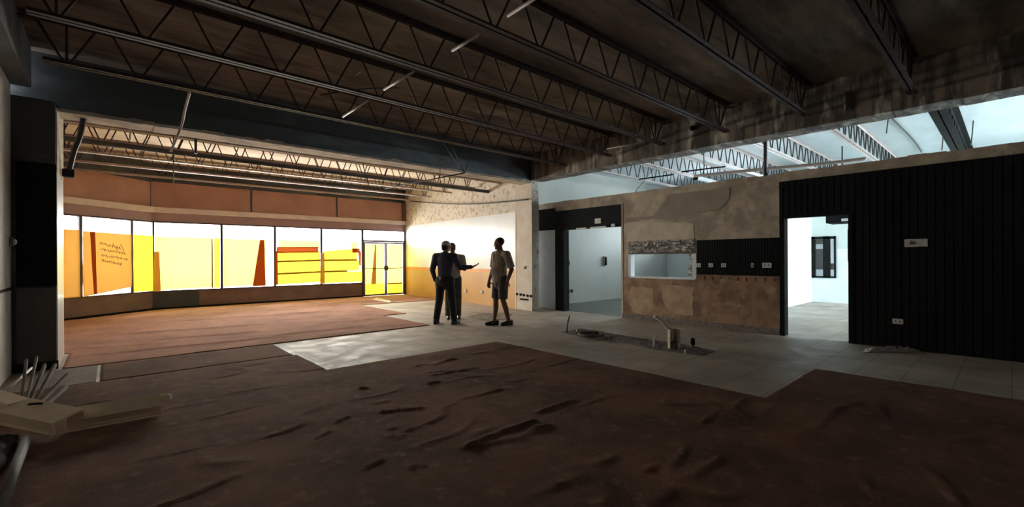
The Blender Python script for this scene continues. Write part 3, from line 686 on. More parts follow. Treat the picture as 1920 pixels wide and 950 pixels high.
# ------------------------------------------------------------------ carpets
def carpet(name, mask, bx, res, ridges, m, label, group, base=.010, wave=.005, th=.008, rip=None):
    x0, x1, y0, y1 = bx; nx, ny = int(round((x1 - x0) / res)), int(round((y1 - y0) / res))
    xs = np.linspace(x0, x1, nx + 1); ys = np.linspace(y0, y1, ny + 1)
    X, Y = np.meshgrid(xs, ys, indexing='ij')
    H = np.zeros_like(X)
    for (ax, ay, bx_, by, h, w) in ridges:
        d = np.array([bx_ - ax, by - ay]); L = np.hypot(*d); d = d / L
        s = (X - ax) * d[0] + (Y - ay) * d[1]; q = -(X - ax) * d[1] + (Y - ay) * d[0]
        q = q + .05 * np.sin(s * 6 + ax * 3) * w * 6
        e = np.clip(np.minimum(s, L - s) / (.25 * L) + .25, 0, 1); e = e * e * (3 - 2 * e)
        H = np.maximum(H, h * e * np.exp(-(q / w) ** 2))
    Z = base + H
    for i in range(nx + 1):
        for j in range(ny + 1):
            v = noise.noise((xs[i] * 1.1, ys[j] * 2.6, 1.7)) + .5 * noise.noise((xs[i] * 3, ys[j] * 7, 4.1))
            Z[i, j] += wave * max(0, v + .15)
            if rip:
                v = noise.noise((xs[i] * rip[1], ys[j] * rip[2], 9.3)); Z[i, j] += rip[0] * max(0, 1 - abs(v) * 6) ** 2 * min(1, max(0, noise.noise((xs[i] * 1.3, ys[j] * 2.1, 2.2)) * 3.5))
    # flatten the border so edges lie on the floor
    use = np.zeros((nx, ny), bool)
    for i in range(nx):
        for j in range(ny): use[i, j] = mask((xs[i] + xs[i + 1]) / 2, (ys[j] + ys[j + 1]) / 2)
    vid = -np.ones((nx + 1, ny + 1), int); V = []; F = []
    for i in range(nx):
        for j in range(ny):
            if not use[i, j]: continue
            q = []
            for a, b in ((i, j), (i + 1, j), (i + 1, j + 1), (i, j + 1)):
                if vid[a, b] < 0: vid[a, b] = len(V); V.append((xs[a], ys[b], Z[a, b]))
                q.append(vid[a, b])
            F.append(q)
    me = bpy.data.meshes.new(name); me.from_pydata(V, [], F); me.update()
    for p in me.polygons: p.use_smooth = True
    o = bpy.data.objects.new(name, me); COL.objects.link(o); me.materials.append(m)
    tag(o, label, 'carpet', group); solid(o, th, -1); return o
def rg(p, q, h, w):
    a, b = at_z(*p), at_z(*q); return (a.x, a.y, b.x, b.y, h * .6, w * .55)
R1 = [rg((868, 845), (935, 812), .035, .04), rg((930, 815), (1010, 788), .045, .045), rg((995, 808), (1035, 798), .03, .04), rg((1000, 776), (1088, 750), .03, .035),
      rg((700, 776), (803, 765), .03, .035), rg((800, 706), (905, 690), .022, .04), rg((798, 722), (826, 716), .03, .04), rg((672, 730), (692, 728), .03, .04),
      rg((860, 750), (948, 730), .02, .03), rg((695, 760), (735, 751), .02, .035), rg((592, 824), (622, 808), .02, .035), rg((625, 795), (660, 780), .02, .03),
      rg((680, 880), (722, 863), .02, .035), rg((760, 880), (800, 872), .016, .03), rg((722, 808), (745, 803), .018, .03), rg((740, 824), (765, 815), .014, .03),
      rg((1205, 885), (1235, 872), .02, .035), rg((790, 700), (870, 694), .012, .03), rg((240, 870), (380, 840), .012, .03), rg((830, 678), (860, 673), .02, .04), rg((420, 740), (560, 720), .010, .04), rg((300, 770), (420, 750), .010, .04)]
XT0, XT1, YT0, YT1 = 1.91, 4.57, 5.47, 7.58
def m_near(x, y):
    if y > YT0: return x < XT0 and y < 6.62
    if x < XT1: return True
    return y < 1.56 and x < 6.18
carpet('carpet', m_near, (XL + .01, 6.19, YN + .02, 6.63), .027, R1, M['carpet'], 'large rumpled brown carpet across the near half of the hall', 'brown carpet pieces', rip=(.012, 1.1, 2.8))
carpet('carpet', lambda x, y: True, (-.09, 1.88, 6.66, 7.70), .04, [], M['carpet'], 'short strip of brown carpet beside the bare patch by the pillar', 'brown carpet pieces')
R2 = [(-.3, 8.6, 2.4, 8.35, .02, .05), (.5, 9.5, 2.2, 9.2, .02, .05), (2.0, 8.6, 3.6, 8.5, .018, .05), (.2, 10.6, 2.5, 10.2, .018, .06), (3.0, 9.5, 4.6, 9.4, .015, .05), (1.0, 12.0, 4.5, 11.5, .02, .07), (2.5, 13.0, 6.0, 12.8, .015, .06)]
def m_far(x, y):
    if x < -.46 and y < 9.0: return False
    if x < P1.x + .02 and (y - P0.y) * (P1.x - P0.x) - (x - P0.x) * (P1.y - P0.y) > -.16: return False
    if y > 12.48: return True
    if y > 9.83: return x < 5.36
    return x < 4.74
carpet('carpet', m_far, (-.94, 8.1, 7.76, YW - .03), .05, R2, M['carpet_lit'], 'sunlit russet carpet running up to the street windows', 'brown carpet pieces', rip=(.014, .45, 1.4))
gl = MB().box(XL + .01, -.12, 6.70, 7.74, .0005, .006)
tag(obj('underlay_patch', gl, M['backing'], origin=(-.5, 7.2, 0)), 'bare grey underlay patch on the floor by the dark pillar', 'floor patch')

# ------------------------------------------------------------------ trench with pipe stubs
def rubble(name, outline, label, h=.03, seed=0, n=40, m='dirt'):
    xs = [p[0] for p in outline]; ys = [p[1] for p in outline]
    def inside(x, y):
        c = False; j = len(outline) - 1
        for i in range(len(outline)):
            (xi, yi), (xj, yj) = outline[i], outline[j]
            if (yi > y) != (yj > y) and x < (xj - xi) * (y - yi) / (yj - yi) + xi: c = not c
            j = i
        return c
    def edge(x, y):
        d = 9
        for i in range(len(outline)):
            a, b = Vector(outline[i]), Vector(outline[(i + 1) % len(outline)]); p = Vector((x, y)); t = max(0, min(1, (p - a).dot(b - a) / max(1e-9, (b - a).length_squared)))
            d = min(d, (p - a - (b - a) * t).length)
        return d
    b = bmesh.new(); nx = ny = n; grid = {}
    X0, X1, Y0, Y1 = min(xs), max(xs), min(ys), max(ys)
    ny = int(n * (Y1 - Y0) / (X1 - X0)) if Y1 - Y0 > X1 - X0 else n
    for i in range(nx + 1):
        for j in range(ny + 1):
            x = X0 + (X1 - X0) * i / nx; y = Y0 + (Y1 - Y0) * j / ny
            if inside(x, y):
                e = min(1, edge(x, y) / .12)
                grid[i, j] = b.verts.new((x, y, .003 + e * h * (.35 + .9 * abs(noise.noise((x * 7 + seed, y * 7, 0))) + .5 * abs(noise.noise((x * 19, y * 19, seed))))))
    for i in range(nx):
        for j in range(ny):
            k = [(i, j), (i + 1, j), (i + 1, j + 1), (i, j + 1)]
            if all(q in grid for q in k): b.faces.new([grid[q] for q in k])
    for v in [v for v in b.verts if not v.link_faces]: b.verts.remove(v)
    cx, cy = sum(xs) / len(xs), sum(ys) / len(ys)
    o = obj(name, MB().add(b), M[m], origin=(cx, cy, 0)); tag(o, label, 'rubble', kind='stuff'); return o
zz = lambda x, y: (lambda p: (p.x, p.y))(at_z(x, y))
rubble('trench_rubble', [zz(*p) for p in ((1048, 622), (1090, 616), (1130, 622), (1200, 634), (1250, 640), (1310, 650), (1342, 659), (1318, 667), (1280, 662), (1225, 655), (1180, 645), (1120, 637), (1075, 628))], 'strip of broken dirt along a trench in the tile floor', n=60)
rubble('hole_rubble', [zz(*p) for p in ((872, 593), (900, 588), (940, 586), (962, 588), (955, 600), (915, 601), (885, 597))], 'shallow patch of broken tile by the person in shorts', seed=4, m='rubble_pale')
# capped drain stub with a leaning white pipe
p = at_z(1264, 655)
dp = thing('drain_pipe_stub', 'cream open-sided drain stub with a slanting white pipe in the floor trench', 'pipe', (p.x, p.y, 0))
mb = MB(); b = bmesh.new(); R0, R1_, h = .086, .076, .29
view = math.atan2(-p.y, -p.x)
ns = 26; a0_, a1_ = view + math.radians(38), view + math.radians(322)
ring = []
for k in range(ns + 1):
    a = a0_ + (a1_ - a0_) * k / ns
    hh = h + .01 * math.sin(k * 1.3)
    ring.append([b.verts.new((p.x + r * math.cos(a), p.y + r * math.sin(a), z)) for r, z in ((R0, 0), (R0, hh), (R1_, hh), (R1_, 0))])
for k in range(ns):
    for q in range(3):
        b.faces.new((ring[k][q], ring[k + 1][q], ring[k + 1][q + 1], ring[k][q + 1]))
for rr in (ring[0], ring[-1]): b.faces.new(rr)
bmesh.ops.recalc_face_normals(b, faces=b.faces)
obj('pipe_wall', mb.add(b), M['pvc'], dp)
obj('dirt_plug', MB().capsule((p.x, p.y, 0), .074, (p.x, p.y, .05), .070, flat0=True), M['dirt'], dp)
dq = p.length / 1.0
q = [at_y(1259, 622, p.y + .05), at_y(1251, 613, p.y + .09), at_y(1244, 604, p.y + .13), at_y(1227, 592, p.y + .22)]
q0_ = Vector((q[0].x, q[0].y, .02))
obj('slanting_pipe', MB().tube([q0_, q[0] - Vector((0, 0, .04)), q[0], q[1], q[2], q[3]], .025, 14), M['pvc_white'], dp)
def small_pipe(name, pts, r, m, label, group=None, cap=None):
    o = thing(name, label, 'pipe', (pts[0][0], pts[0][1], 0), group=group)
    obj('tube', MB().tube(pts, r, 10), m, o)
    if cap: e = Vector(pts[-1]); obj('cap', MB().capsule(e - Vector((0, 0, .02)), cap, e + Vector((0, 0, .05)), cap * .9, flat0=True), M['black'], o)
    return o
def vert(x, y, yt, lean=(0, 0)):
    a = at_z(x, y); t = at_y(x + lean[0], yt, a.y); return a, t
a, t = vert(1063, 624, 592, (3, 0))
small_pipe('copper_riser', [a, a.lerp(t, .35) + Vector((-.01, 0, 0)), a.lerp(t, .7), t + Vector((.03, 0, 0))], .012, M['brown_cable'], 'thin bent brown riser at the far end of the trench', 'small pipe ends in the trench')
a, t = vert(1082, 624, 617)
small_pipe('pipe_end', [a, t, t + Vector((.05, -.03, .0)), a + Vector((.08, -.05, 0))], .018, M['pvc'], 'low cream pipe loop next to the brown riser', 'small pipe ends in the trench')
a, t = vert(1226, 652, 634)
small_pipe('pipe_end', [a, a.lerp(t, .7), t, t + Vector((.06, -.03, .03))], .014, M['pvc_white'], 'small white hooked pipe in front of the cream drain stub', 'small pipe ends in the trench')
a, t = vert(1299, 654, 643)
small_pipe('pipe_end', [a, t], .022, M['grey_metal'], 'short pipe with a black cap right of the cream drain stub', 'small pipe ends in the trench', cap=.032)
a, t = vert(1285, 664, 655)
small_pipe('pipe_end', [a, t], .014, M['pvc_white'], 'shortest white pipe end at the near edge of the trench', 'small pipe ends in the trench')
# corrugated hose ring in the dirt
c = at_z(1108, 632)
tag(obj('hose_loop', MB().tube([(c.x + .20 * math.cos(k * PI / 10), c.y + .20 * math.sin(k * PI / 10), .05) for k in range(18)], .022, 8), M['grey_metal'], origin=(c.x, c.y, 0)), 'grey hose loop half buried in the trench dirt', 'hose')

# ------------------------------------------------------------------ crumpled film by the dark boarding and a strip by the street door
def crumple(name, px, m, label, cat, h=.06, n=26, seed=0, base=0.):
    P = [at_z(*q) for q in px]; rows = []
    for i in range(n + 1):
        r = []
        for j in range(9):
            s, k = i / n, j / 8
            c = P[0].lerp(P[1], s).lerp(P[3].lerp(P[2], s), k)
            e = min(1, 4 * min(k, 1 - k)) * min(1, 5 * min(s, 1 - s) + .1)
            r.append((c.x + .05 * noise.noise((s * 9, k * 5, seed)), c.y + .05 * noise.noise((s * 9, k * 5, seed + 5)), .004 + base + e * h * (.3 + 1.1 * abs(noise.noise((s * 13, k * 6, seed + 2))))))
        rows.append(r)
    c = P[0].lerp(P[2], .5)
    o = obj(name, MB().grid_sheet(rows), m, origin=(c.x, c.y, 0)); solid(o, .001, 0); return tag(o, label, cat)
crumple('plastic_film', ((1618, 661), (1722, 659), (1735, 650), (1625, 653)), M['film'], 'crumpled pale plastic film at the foot of the dark boarding', 'plastic film', seed=2)
crumple('cardboard_scrap', ((698, 563), (734, 569), (736, 566), (706, 559)), M['ledge'], 'pale scrap lying inside the street door', 'scrap', h=.02, seed=6, n=8, base=.022)

# ------------------------------------------------------------------ plates, switches, sign
def plate(name, x, y, w_, h_, label, cat, group=None, m='plate', depth=.012, back=.016, detail='rocker', X=T0):
    p = at_x(x, y, X); xf = X - back
    o = thing(name, label, cat, (xf, p.y, p.z), group=group)
    obj('cover', MB().box(xf - depth, xf, p.y - w_ / 2, p.y + w_ / 2, p.z - h_ / 2, p.z + h_ / 2, .003), M[m], o)
    d = MB()
    if detail == 'rocker': d.box(xf - depth - .004, xf - depth, p.y - w_ * .18, p.y + w_ * .18, p.z - h_ * .25, p.z + h_ * .25, .002)
    else:
        for s in (-1, 1): d.box(xf - depth - .002, xf - depth, p.y + s * w_ * .2 - .008, p.y + s * w_ * .2 + .008, p.z - h_ * .2, p.z + h_ * .2)
    obj('insert', d, M['plate_dark'], o); return o
GP = 'small plates on the dark strip'
for x, w_, lb in ((1311, .09, 'small pale plate closest to the serving hatch on the dark strip'), (1334, .09, 'second small plate from the hatch on the dark strip'), (1358, .09, 'third small plate from the hatch on the dark strip'), (1412, .05, 'tiny round-edged plate alone on the dark strip'), (1439, .15, 'widest white plate on the dark strip, next to the doorway')):
    plate('outlet_plate', x, 497, w_, .075 if x < 1430 else .09, lb, 'plate', GP, back=.02, detail='slots')
plate('outlet_plate', 1684, 602, .12, .075, 'low pale socket plate on the dark boarding right of the doorway', 'plate', detail='slots')
p = at_x(1718, 455, T0)
sg = thing('wall_sign', 'small grey white sign with dark lettering on the dark boarding', 'sign', (T0 - .016, p.y, p.z))
obj('sign_plate', MB().box(T0 - .026, T0 - .016, p.y - .125, p.y + .125, p.z - .058, p.z + .058, .006), M['sign'], sg)
lt = MB(); X_ = T0 - .028
def stroke(a, b, r=.007):               # strokes in sign coordinates: u to the reader's right
    lt.tube([(X_, p.y - a[0], p.z + a[1]), (X_, p.y - b[0], p.z + b[1])], r, 6)
stroke((-.072, -.026), (-.052, .030)); stroke((-.052, .030), (-.034, -.020)); stroke((-.064, -.006), (-.040, -.006), .009)
stroke((-.020, -.016), (-.020, .020), .008); stroke((-.020, .020), (-.034, .012), .006)
obj('lettering', lt, M['sign_ink'], sg)
# grey wall inside the opening
def plate_y(name, x, y, w_, h_, d_, label, cat, m='plate_dark', Y=YG):
    p = at_y(x, y, Y); o = thing(name, label, cat, (p.x, Y, p.z))
    obj('body', MB().box(p.x - w_ / 2, p.x + w_ / 2, Y - d_, Y, p.z - h_ / 2, p.z + h_ / 2, .006), M[m], o)
    return o, p
o, p = plate_y('wall_telephone', 1135, 489, .22, .30, .05, 'dark wall telephone on the grey wall inside the opening', 'telephone', 'grey_wall')
obj('handset', MB().capsule((p.x - .06, YG - .07, p.z - .11), .026, (p.x - .06, YG - .07, p.z + .11), .026), M['black'], o)
obj('cradle', MB().box(p.x - .10, p.x + .02, YG - .06, YG - .05, p.z - .12, p.z - .07, .004), M['plate_dark'], o)
o, p = plate_y('light_switch', 1066, 493, .09, .16, .02, 'dark switch at the near edge of the grey wall', 'switch')
obj('toggle', MB().box(p.x - .015, p.x + .015, YG - .035, YG - .02, p.z - .03, p.z + .03, .004), M['black'], o)
for x, lb in ((1066, 'left socket of the pair low on the grey wall'), (1072, 'right socket of the pair low on the grey wall')):
    o, p = plate_y('wall_socket', x, 545, .08, .10, .02, lb, 'socket'); o['group'] = 'paired sockets low on the grey wall'
    obj('socket_face', MB().box(p.x - .02, p.x + .02, YG - .026, YG - .02, p.z - .03, p.z + .03, .003), M['black'], o)
# dado sockets of the white wall, holes in the pier, tags
def on_white(x, y):
    d = ray(x, y); a, b = W0(0, -.03), W0(1, -.03)
    A_ = np.array([[d.x, -(b[0] - a[0])], [d.y, -(b[1] - a[1])]]); s = np.linalg.solve(A_, np.array(a)); q = EYE + d * s[0]; return q
for x, lb in ((873, 'round socket on the tan dado, nearer the street door'), (903, 'round socket on the tan dado, nearer the pier')):
    q = on_white(x, 545 if x < 880 else 547); o = thing('dado_socket', lb, 'socket', q, group='round sockets on the tan dado')
    obj('rim', MB().capsule(q + Vector((-.02, 0, 0)), .05, q + Vector((.02, 0, 0)), .05, flat0=True, flat1=True), M['plate'], o)
    obj('socket_face', MB().capsule(q + Vector((-.024, 0, 0)), .026, q + Vector((-.018, 0, 0)), .026, flat0=True, flat1=True), M['ledge'], o)
hb = MB()
for x, y in ((969, 551), (976, 552), (982, 553), (989, 554), (995, 555)): q = on_white(x, y); hb.ball(q, .012, .05, .035, seg=10)
q = on_white(983, 561); hb.box(q.x - .012, q.x + .012, q.y - .16, q.y + .16, q.z - .02, q.z + .02)
q = on_white(983, 555); tag(obj('torn_socket_box', hb, M['black'], origin=q), 'row of dark torn holes low on the cream pier', 'socket box')
q = on_white(984, 502); tag(obj('wall_hook', MB().ball(q, .03, .04, .03).tube([q, q + Vector((-.03, -.08, .05))], .012, 8), M['plaster_dark'], origin=q), 'small rusty fitting at mid height on the cream pier', 'fitting')
p = at_x(38, 457, XL)
o = thing('light_switch', 'round white and dark switch on the side wall beside the pillar', 'switch', (XL, 7.80, p.z))
obj('rim', MB().capsule((XL, 7.80, p.z), .062, (XL + .03, 7.80, p.z), .055, flat0=True, flat1=True), M['plate_dark'], o)
obj('toggle', MB().ball((XL + .035, 7.80, p.z), .025, .03, .035), M['plate'], o)

# ------------------------------------------------------------------ conduits, hangers and cables under the roof
def strand(name, pts, r, m, label, cat, group=None, n=8):
    o = obj(name, MB().tube(pts, r, n), M[m], origin=pts[0]); return tag(o, label, cat, group)
def sm(P, k=6):                          # smooth path through points
    P = [Vector(p) for p in P]; out = []
    for i in range(len(P) - 1):
        a, b, c, d = P[max(0, i - 1)], P[i], P[i + 1], P[min(len(P) - 1, i + 2)]
        for j in range(k):
            t = j / k; out.append(.5 * ((2 * b) + (c - a) * t + (2 * a - 5 * b + 4 * c - d) * t * t + (3 * b - a - 3 * c + d) * t ** 3))
    return out + [P[-1]]
GC = 'pale conduit lengths between the joists'
XCD = at_y(690, 188, 5.57).x
for (a, b), lb in (((( 643, 219), (690, 188)), 'pale straight conduit length nearest the soffit beam'), (((720, 168), (776, 134)), 'pale straight conduit length in the middle of the three'), (((848, 95), (897, 65)), 'pale straight conduit length furthest from the soffit beam')):
    strand('conduit', [at_x(*a, XCD), at_x(*b, XCD)], .014, 'steel_pale', lb, 'conduit', GC)
strand('conduit', [at_x(952, 30, XCD), at_x(1075, -50, XCD)], .014, 'steel_pale', 'pale conduit end at the very top of the picture', 'conduit', GC)
strand('loose_wire', sm([at_y(760, 68, 4.9), at_y(778, 62, 4.9), at_y(792, 52, 4.9), at_y(806, 35, 4.9)]), .010, 'steel_pale', 'pale curled wire hanging between two joists, nearer the top', 'wire', 'curled wires under the roof')
strand('loose_wire', sm([at_y(668, 140, 6.0), at_y(682, 130, 6.0), at_y(695, 126, 6.0), at_y(706, 117, 6.0)]), .009, 'steel_pale', 'pale curled wire between two joists, nearer the soffit beam', 'wire', 'curled wires under the roof')
q = at_y(755, 74, 4.95); tag(obj('ceiling_rose', MB().ball(q, .05, .05, .025), M['plaster_pale'], origin=q), 'pale round fitting by the curled wire under the roof', 'fitting')
strand('ceiling_cable', sm([at_y(600, 178, 6.2), at_y(690, 166, 6.2), at_y(780, 166, 6.2), at_y(795, 170, 6.2)]), .010, 'cable', 'dark cable sagging across the roof near the pale conduits', 'cable')
# pipes on the header
o = strand('hanger_post', [at_x(1435, 262, T0 + .02), at_x(1435, 338, T0 + .02)], .03, 'steel_dark', 'dark steel post between the header and the rendered wall', 'post', n=6)
strand('hanger_hook', [at_x(1586, 172, XH - .03), at_x(1586, 208, XH - .03)], .022, 'plate_dark', 'short stub hanging on the face of the dark header', 'hook')
strand('wall_conduit', sm([at_x(1302, 330, T0 + .3), at_x(1420, 318, T0 + .3), at_x(1540, 307, T0 + .3), at_x(1625, 297, T0 + .3)]), .028, 'steel_pale', 'pale pipe running above the partition', 'pipe', n=12)
for k, (x, y, y2) in enumerate(((1825, 226, 272), (1770, 238, 282), (1666, 218, 250))):
    a = at_z(x, y, ZC); b = at_x(x - 4, y2, a.x)
    strand('drop_rod', [a, b], .010, 'steel_dark', ['thin dark rod hanging over the far right of the back room', 'thin dark rod beside the heavy dark joist', 'thin dark rod among the pale joists'][k], 'rod', 'thin rods over the back rooms')
q = at_x(1320, 338, 9.3)
lb = thing('batten_light', 'short white batten lamp above the rendered wall', 'lamp', q)
obj('housing', MB().box(q.x - .35, q.x + .35, q.y - .04, q.y + .04, q.z - .02, q.z + .05, .006), M['white_matt'], lb)
obj('end_cap', MB().box(q.x - .38, q.x - .35, q.y - .045, q.y + .045, q.z - .03, q.z + .06, .006), M['black'], lb)
obj('hanger', MB().tube([(q.x, q.y, q.z + .05), (q.x, q.y, 3.92)], .008), M['steel_dark'], lb)
for k, (x, y, x2, y2) in enumerate(((1198, 336, 1262, 327), (1278, 322, 1360, 312))):
    strand('dark_bar', [at_z(x, y, 3.44), at_z(x2, y2, 3.44)], .018, 'black', ['dark bar under the pale joists, nearer the wide opening', 'dark bar under the pale joists, nearer the dark post'][k], 'bar', 'dark bars under the pale joists')
strand('stay_wire', [at_x(1190, 361, T0 + .06), at_z(1230, 310, 3.47)], .007, 'steel_dark', 'thin slanting stay above the rendered wall', 'wire')
strand('roof_conduit', sm([at_z(1672, 221, 3.895), at_z(1712, 262, 3.895), at_z(1728, 285, 3.895)]), .014, 'steel_dark', 'thin dark conduit on the white roof deck beside the heavy dark joist', 'conduit')
for k, (x, y) in enumerate(((1298, 240), (1515, 158))):
    q = at_x(x, y, XH - .03); tag(obj('pipe_sleeve', MB().capsule(q, .045, q + Vector((.06, 0, 0)), .045, flat1=True), M['black'], origin=q), ['round black sleeve low on the header, nearer the soffit beam', 'round black sleeve high on the header by a joist end'][k], 'sleeve', 'black sleeves on the header')
# soffit end: hoses, hangers, cables
Y6 = 6.82
strand('black_hose', sm([at_y(158, 208, 8.25), at_y(151, 250, 8.3), at_y(138, 285, 8.4), at_y(130, 318, 8.5)]), .032, 'cable', 'thick black hose hanging beside the pillar', 'hose')
q = at_y(130, 324, 8.52)
tag(obj('hose_box', MB().box(q.x - .07, q.x + .05, 8.47, 8.57, q.z - .06, q.z + .05, .01), M['black'], origin=q), 'small black box at the lower end of the hanging hose', 'box')
o = strand('hanger_strap', sm([at_y(356, 172, Y6 - .06), at_y(347, 205, 7.2), at_y(340, 236, 7.6), at_y(320, 284, 7.9)]), .016, 'steel_pale', 'bent pale strap hanging from the joist nearest the soffit beam', 'strap')
strand('drop_wire', [at_y(325, 246, 9.25), at_y(325, 344, 9.25)], .008, 'steel_dark', 'thin dark wire hanging below the bent pale strap', 'wire', 'thin drop wires of the window end')
strand('drop_bar', [at_y(367, 250, 9.24), at_y(367, 288, 9.24)], .020, 'steel_dark', 'short dark bar hanging right of the bent pale strap', 'bar')
strand('drop_bar', [at_y(246, 228, 9.24), at_y(243, 264, 9.24)], .014, 'steel_pale', 'short pale bar hanging at the left of the window end', 'bar')
q = at_y(871, 324, Y6 + .05)
hr_ = thing('brace_hanger', 'dark steel brace rods meeting in a point under the last joist', 'brace', q)
for k, (x, y) in enumerate(((830, 266), (846, 270), (886, 282))):
    obj('rod', MB().tube([at_y(x, y, Y6 + .05), q], .010 if k < 2 else .007, 8), M['steel_dark'], hr_)
obj('long_rod', MB().tube([q, at_y(800, 338, 8.2), at_y(722, 354, 9.3)], .012, 8), M['steel_dark'], hr_)
strand('drop_wire', [at_y(825, 258, Y6 - .062), at_y(825, 345, Y6 - .062)], .005, 'steel_dark', 'thin dark wire hanging straight beside the brace rods', 'wire', 'thin drop wires of the window end')
strand('drop_wire', sm([at_y(678, 296, 9.25), at_y(684, 322, 9.25), at_y(692, 350, 9.25)]), .010, 'steel_dark', 'curved dark wire in the middle of the window end', 'wire', 'thin drop wires of the window end')
strand('sagging_cable', sm([on_white(x, y) + Vector((-.06, 0, 0)) for x, y in ((772, 377), (820, 381), (880, 383), (945, 379), (994, 374))]), .018, 'cable', 'dark cable sagging along the white wall to the pier', 'cable')
strand('duct_pipe', [at_y(102, 257, 9.9), at_y(930, 361, 9.9)], .045, 'steel_dark', 'thick dark pipe running the length of the window end', 'pipe', n=14)
strand('fascia_conduit', [at_y(300, 326, 15.12), at_y(480, 346, 15.12), at_y(755, 377, 15.12)], .022, 'steel_dark', 'dark conduit along the top of the boarded fascia', 'conduit')
strand('header_stub', [at_x(1085, 277, XH - .06), at_x(1128, 290, XH - .08)], .012, 'steel_pale', 'pale stub bar on the header close to the soffit beam', 'bar')
strand('header_stub', [at_x(1138, 279, XH - .2), at_x(1210, 266, XH - .2)], .011, 'steel_pale', 'long pale bar beside the header between joist ends', 'bar')

# ------------------------------------------------------------------ heap of broken metal and sticks by the side wall
def beam_box(mb, a, b, w_, h_, roll=0.):
    """a folded sheet channel from a to b with an open lower side"""
    a, b = Vector(a), Vector(b); t = (b - a).normalized(); s = t.cross(up).normalized(); v = s.cross(t)
    c, sn = math.cos(roll), math.sin(roll); s, v = s * c + v * sn, v * c - s * sn
    th = .012
    prof = [(-w_ / 2, 0), (-w_ / 2, h_), (w_ / 2, h_), (w_ / 2, 0), (w_ / 2 + .035, 0), (w_ / 2 + .035, th), (w_ / 2 + th, th), (w_ / 2 + th, h_ + th), (-w_ / 2 - th, h_ + th), (-w_ / 2 - th, 0)]
    bm_ = bmesh.new()
    A = [bm_.verts.new(a + s * x + v * z) for x, z in prof]; B = [bm_.verts.new(b + s * x + v * z) for x, z in prof]
    n = len(prof)
    for i in range(n): bm_.faces.new((A[i], B[i], B[(i + 1) % n], A[(i + 1) % n]))
    for loop in (A, B):
        ed = [bm_.edges.get((loop[i], loop[(i + 1) % n])) for i in range(n)]
        bmesh.ops.triangle_fill(bm_, use_beauty=True, edges=ed)
    bmesh.ops.recalc_face_normals(bm_, faces=bm_.faces)
    return mb.add(bm_)
base = Vector((-.30, 4.85, 0))
cw = thing('broken_channel', 'broken cream sheet metal channel lying bent on the carpet', 'metal channel', base)
E1 = Vector((-.25, 4.96, .064)); E2 = Vector((.32, 4.95, .064))
obj('long_arm', beam_box(MB(), E1, E2, .13, .06, -.5), M['cream'], cw)
obj('arm_tip', MB().capsule(E2 + Vector((-.05, .03, .05)), .04, E2 + Vector((.05, .04, .05)), .036), M['cream'], cw)
K1 = Vector((-.57, 5.36, .085))
obj('elbow_block', beam_box(MB(), K1, E1 + Vector((.02, -.12, -.015)), .19, .085, -.2), M['cream'], cw)
obj('left_arm', beam_box(MB(), Vector((-.76, 5.80, .12)), K1 + Vector((.02, .02, .01)), .11, .085, -.05), M['cream'], cw)
c = K1.lerp(E1, .35)
obj('torn_slot', MB().tube([c + Vector((-.03, -.01, .115)), c + Vector((.02, -.02, .113)), c + Vector((.05, -.04, .112))], .009, 6), M['black'], cw)
GS = 'loose grey sticks by the side wall'
sticks = [((42, 762), (50, 700)), ((52, 765), (68, 697)), ((60, 762), (82, 708)), ((72, 764), (101, 709)), ((82, 768), (123, 724)), ((88, 772), (122, 741))]
sl = ['leftmost grey stick of the fan, standing most upright', 'thin stick just behind the most upright grey stick', 'third grey stick from the side wall in the fan', 'fourth grey stick from the side wall in the fan', 'long low grey stick of the fan', 'lowest grey stick of the fan, closest to the carpet']
for k, (a, b) in enumerate(sticks):
    A_ = at_z(a[0], a[1], .05); B_ = at_y(b[0], b[1], A_.y + .35); B_.z = max(B_.z, .04)
    A_ += Vector((0, .06 * k, .02)); B_ += Vector((0, .06 * k, .02)); t = (B_ - A_).normalized(); w_ = .016 if k in (1, 5) else .020
    mb = MB(); bb = bmesh.new(); bmesh.ops.create_cube(bb, size=1)
    bmesh.ops.bevel(bb, geom=bb.edges[:], offset=.06, segments=1, affect='EDGES')
    L_ = (B_ - A_).length + .25
    bb.transform(Matrix.Translation(B_ - t * L_ / 2) @ t.to_track_quat('Z', 'Y').to_matrix().to_4x4() @ Matrix.Diagonal((w_, w_ * 2, L_, 1)))
    lo_ = min(v.co.z for v in bb.verts)
    if lo_ < .026: bb.transform(Matrix.Translation((0, 0, .026 - lo_)))
    tag(obj('wood_stick', mb.add(bb), M['grey_wood'], origin=(A_.x, A_.y, 0)), sl[k], 'stick', GS)
a, b = at_z(-12, 752, .12), at_y(60, 689, 6.3)
strand('white_rod', [a, b], .011, 'pvc_white', 'thin pale rod leaning towards the side wall above the heap', 'rod')
a, b = at_z(50, 822, .06), at_z(-4, 960, .06)
strand('grey_tube', [a, b], .028, 'grey_metal', 'thick grey steel tube on the carpet below the cream channel', 'tube', n=16)
rows = []
for i in range(25):
    r = []
    for j in range(17):
        u, v = i / 24, j / 16
        x = -.84 + .34 * u; y = 4.15 + .85 * v; zb = .03
        e = min(1, 5 * min(u, 1 - u)) * min(1, 5 * min(v, 1 - v))
        r.append((x + .03 * noise.noise((u * 7, v * 7, 1)), y + .03 * noise.noise((u * 7, v * 7, 2)), zb + e * (.035 + .07 * abs(noise.noise((u * 5, v * 9, 4))) + .03 * abs(noise.noise((u * 15, v * 20, 7))))))
    rows.append(r)
o = obj('plastic_sheet', MB().grid_sheet(rows), M['bag'], origin=(-.6, 4.6, 0)); solid(o, .001, 0); tag(o, 'crumpled black plastic sheet on the carpet below the cream channel', 'plastic sheet')
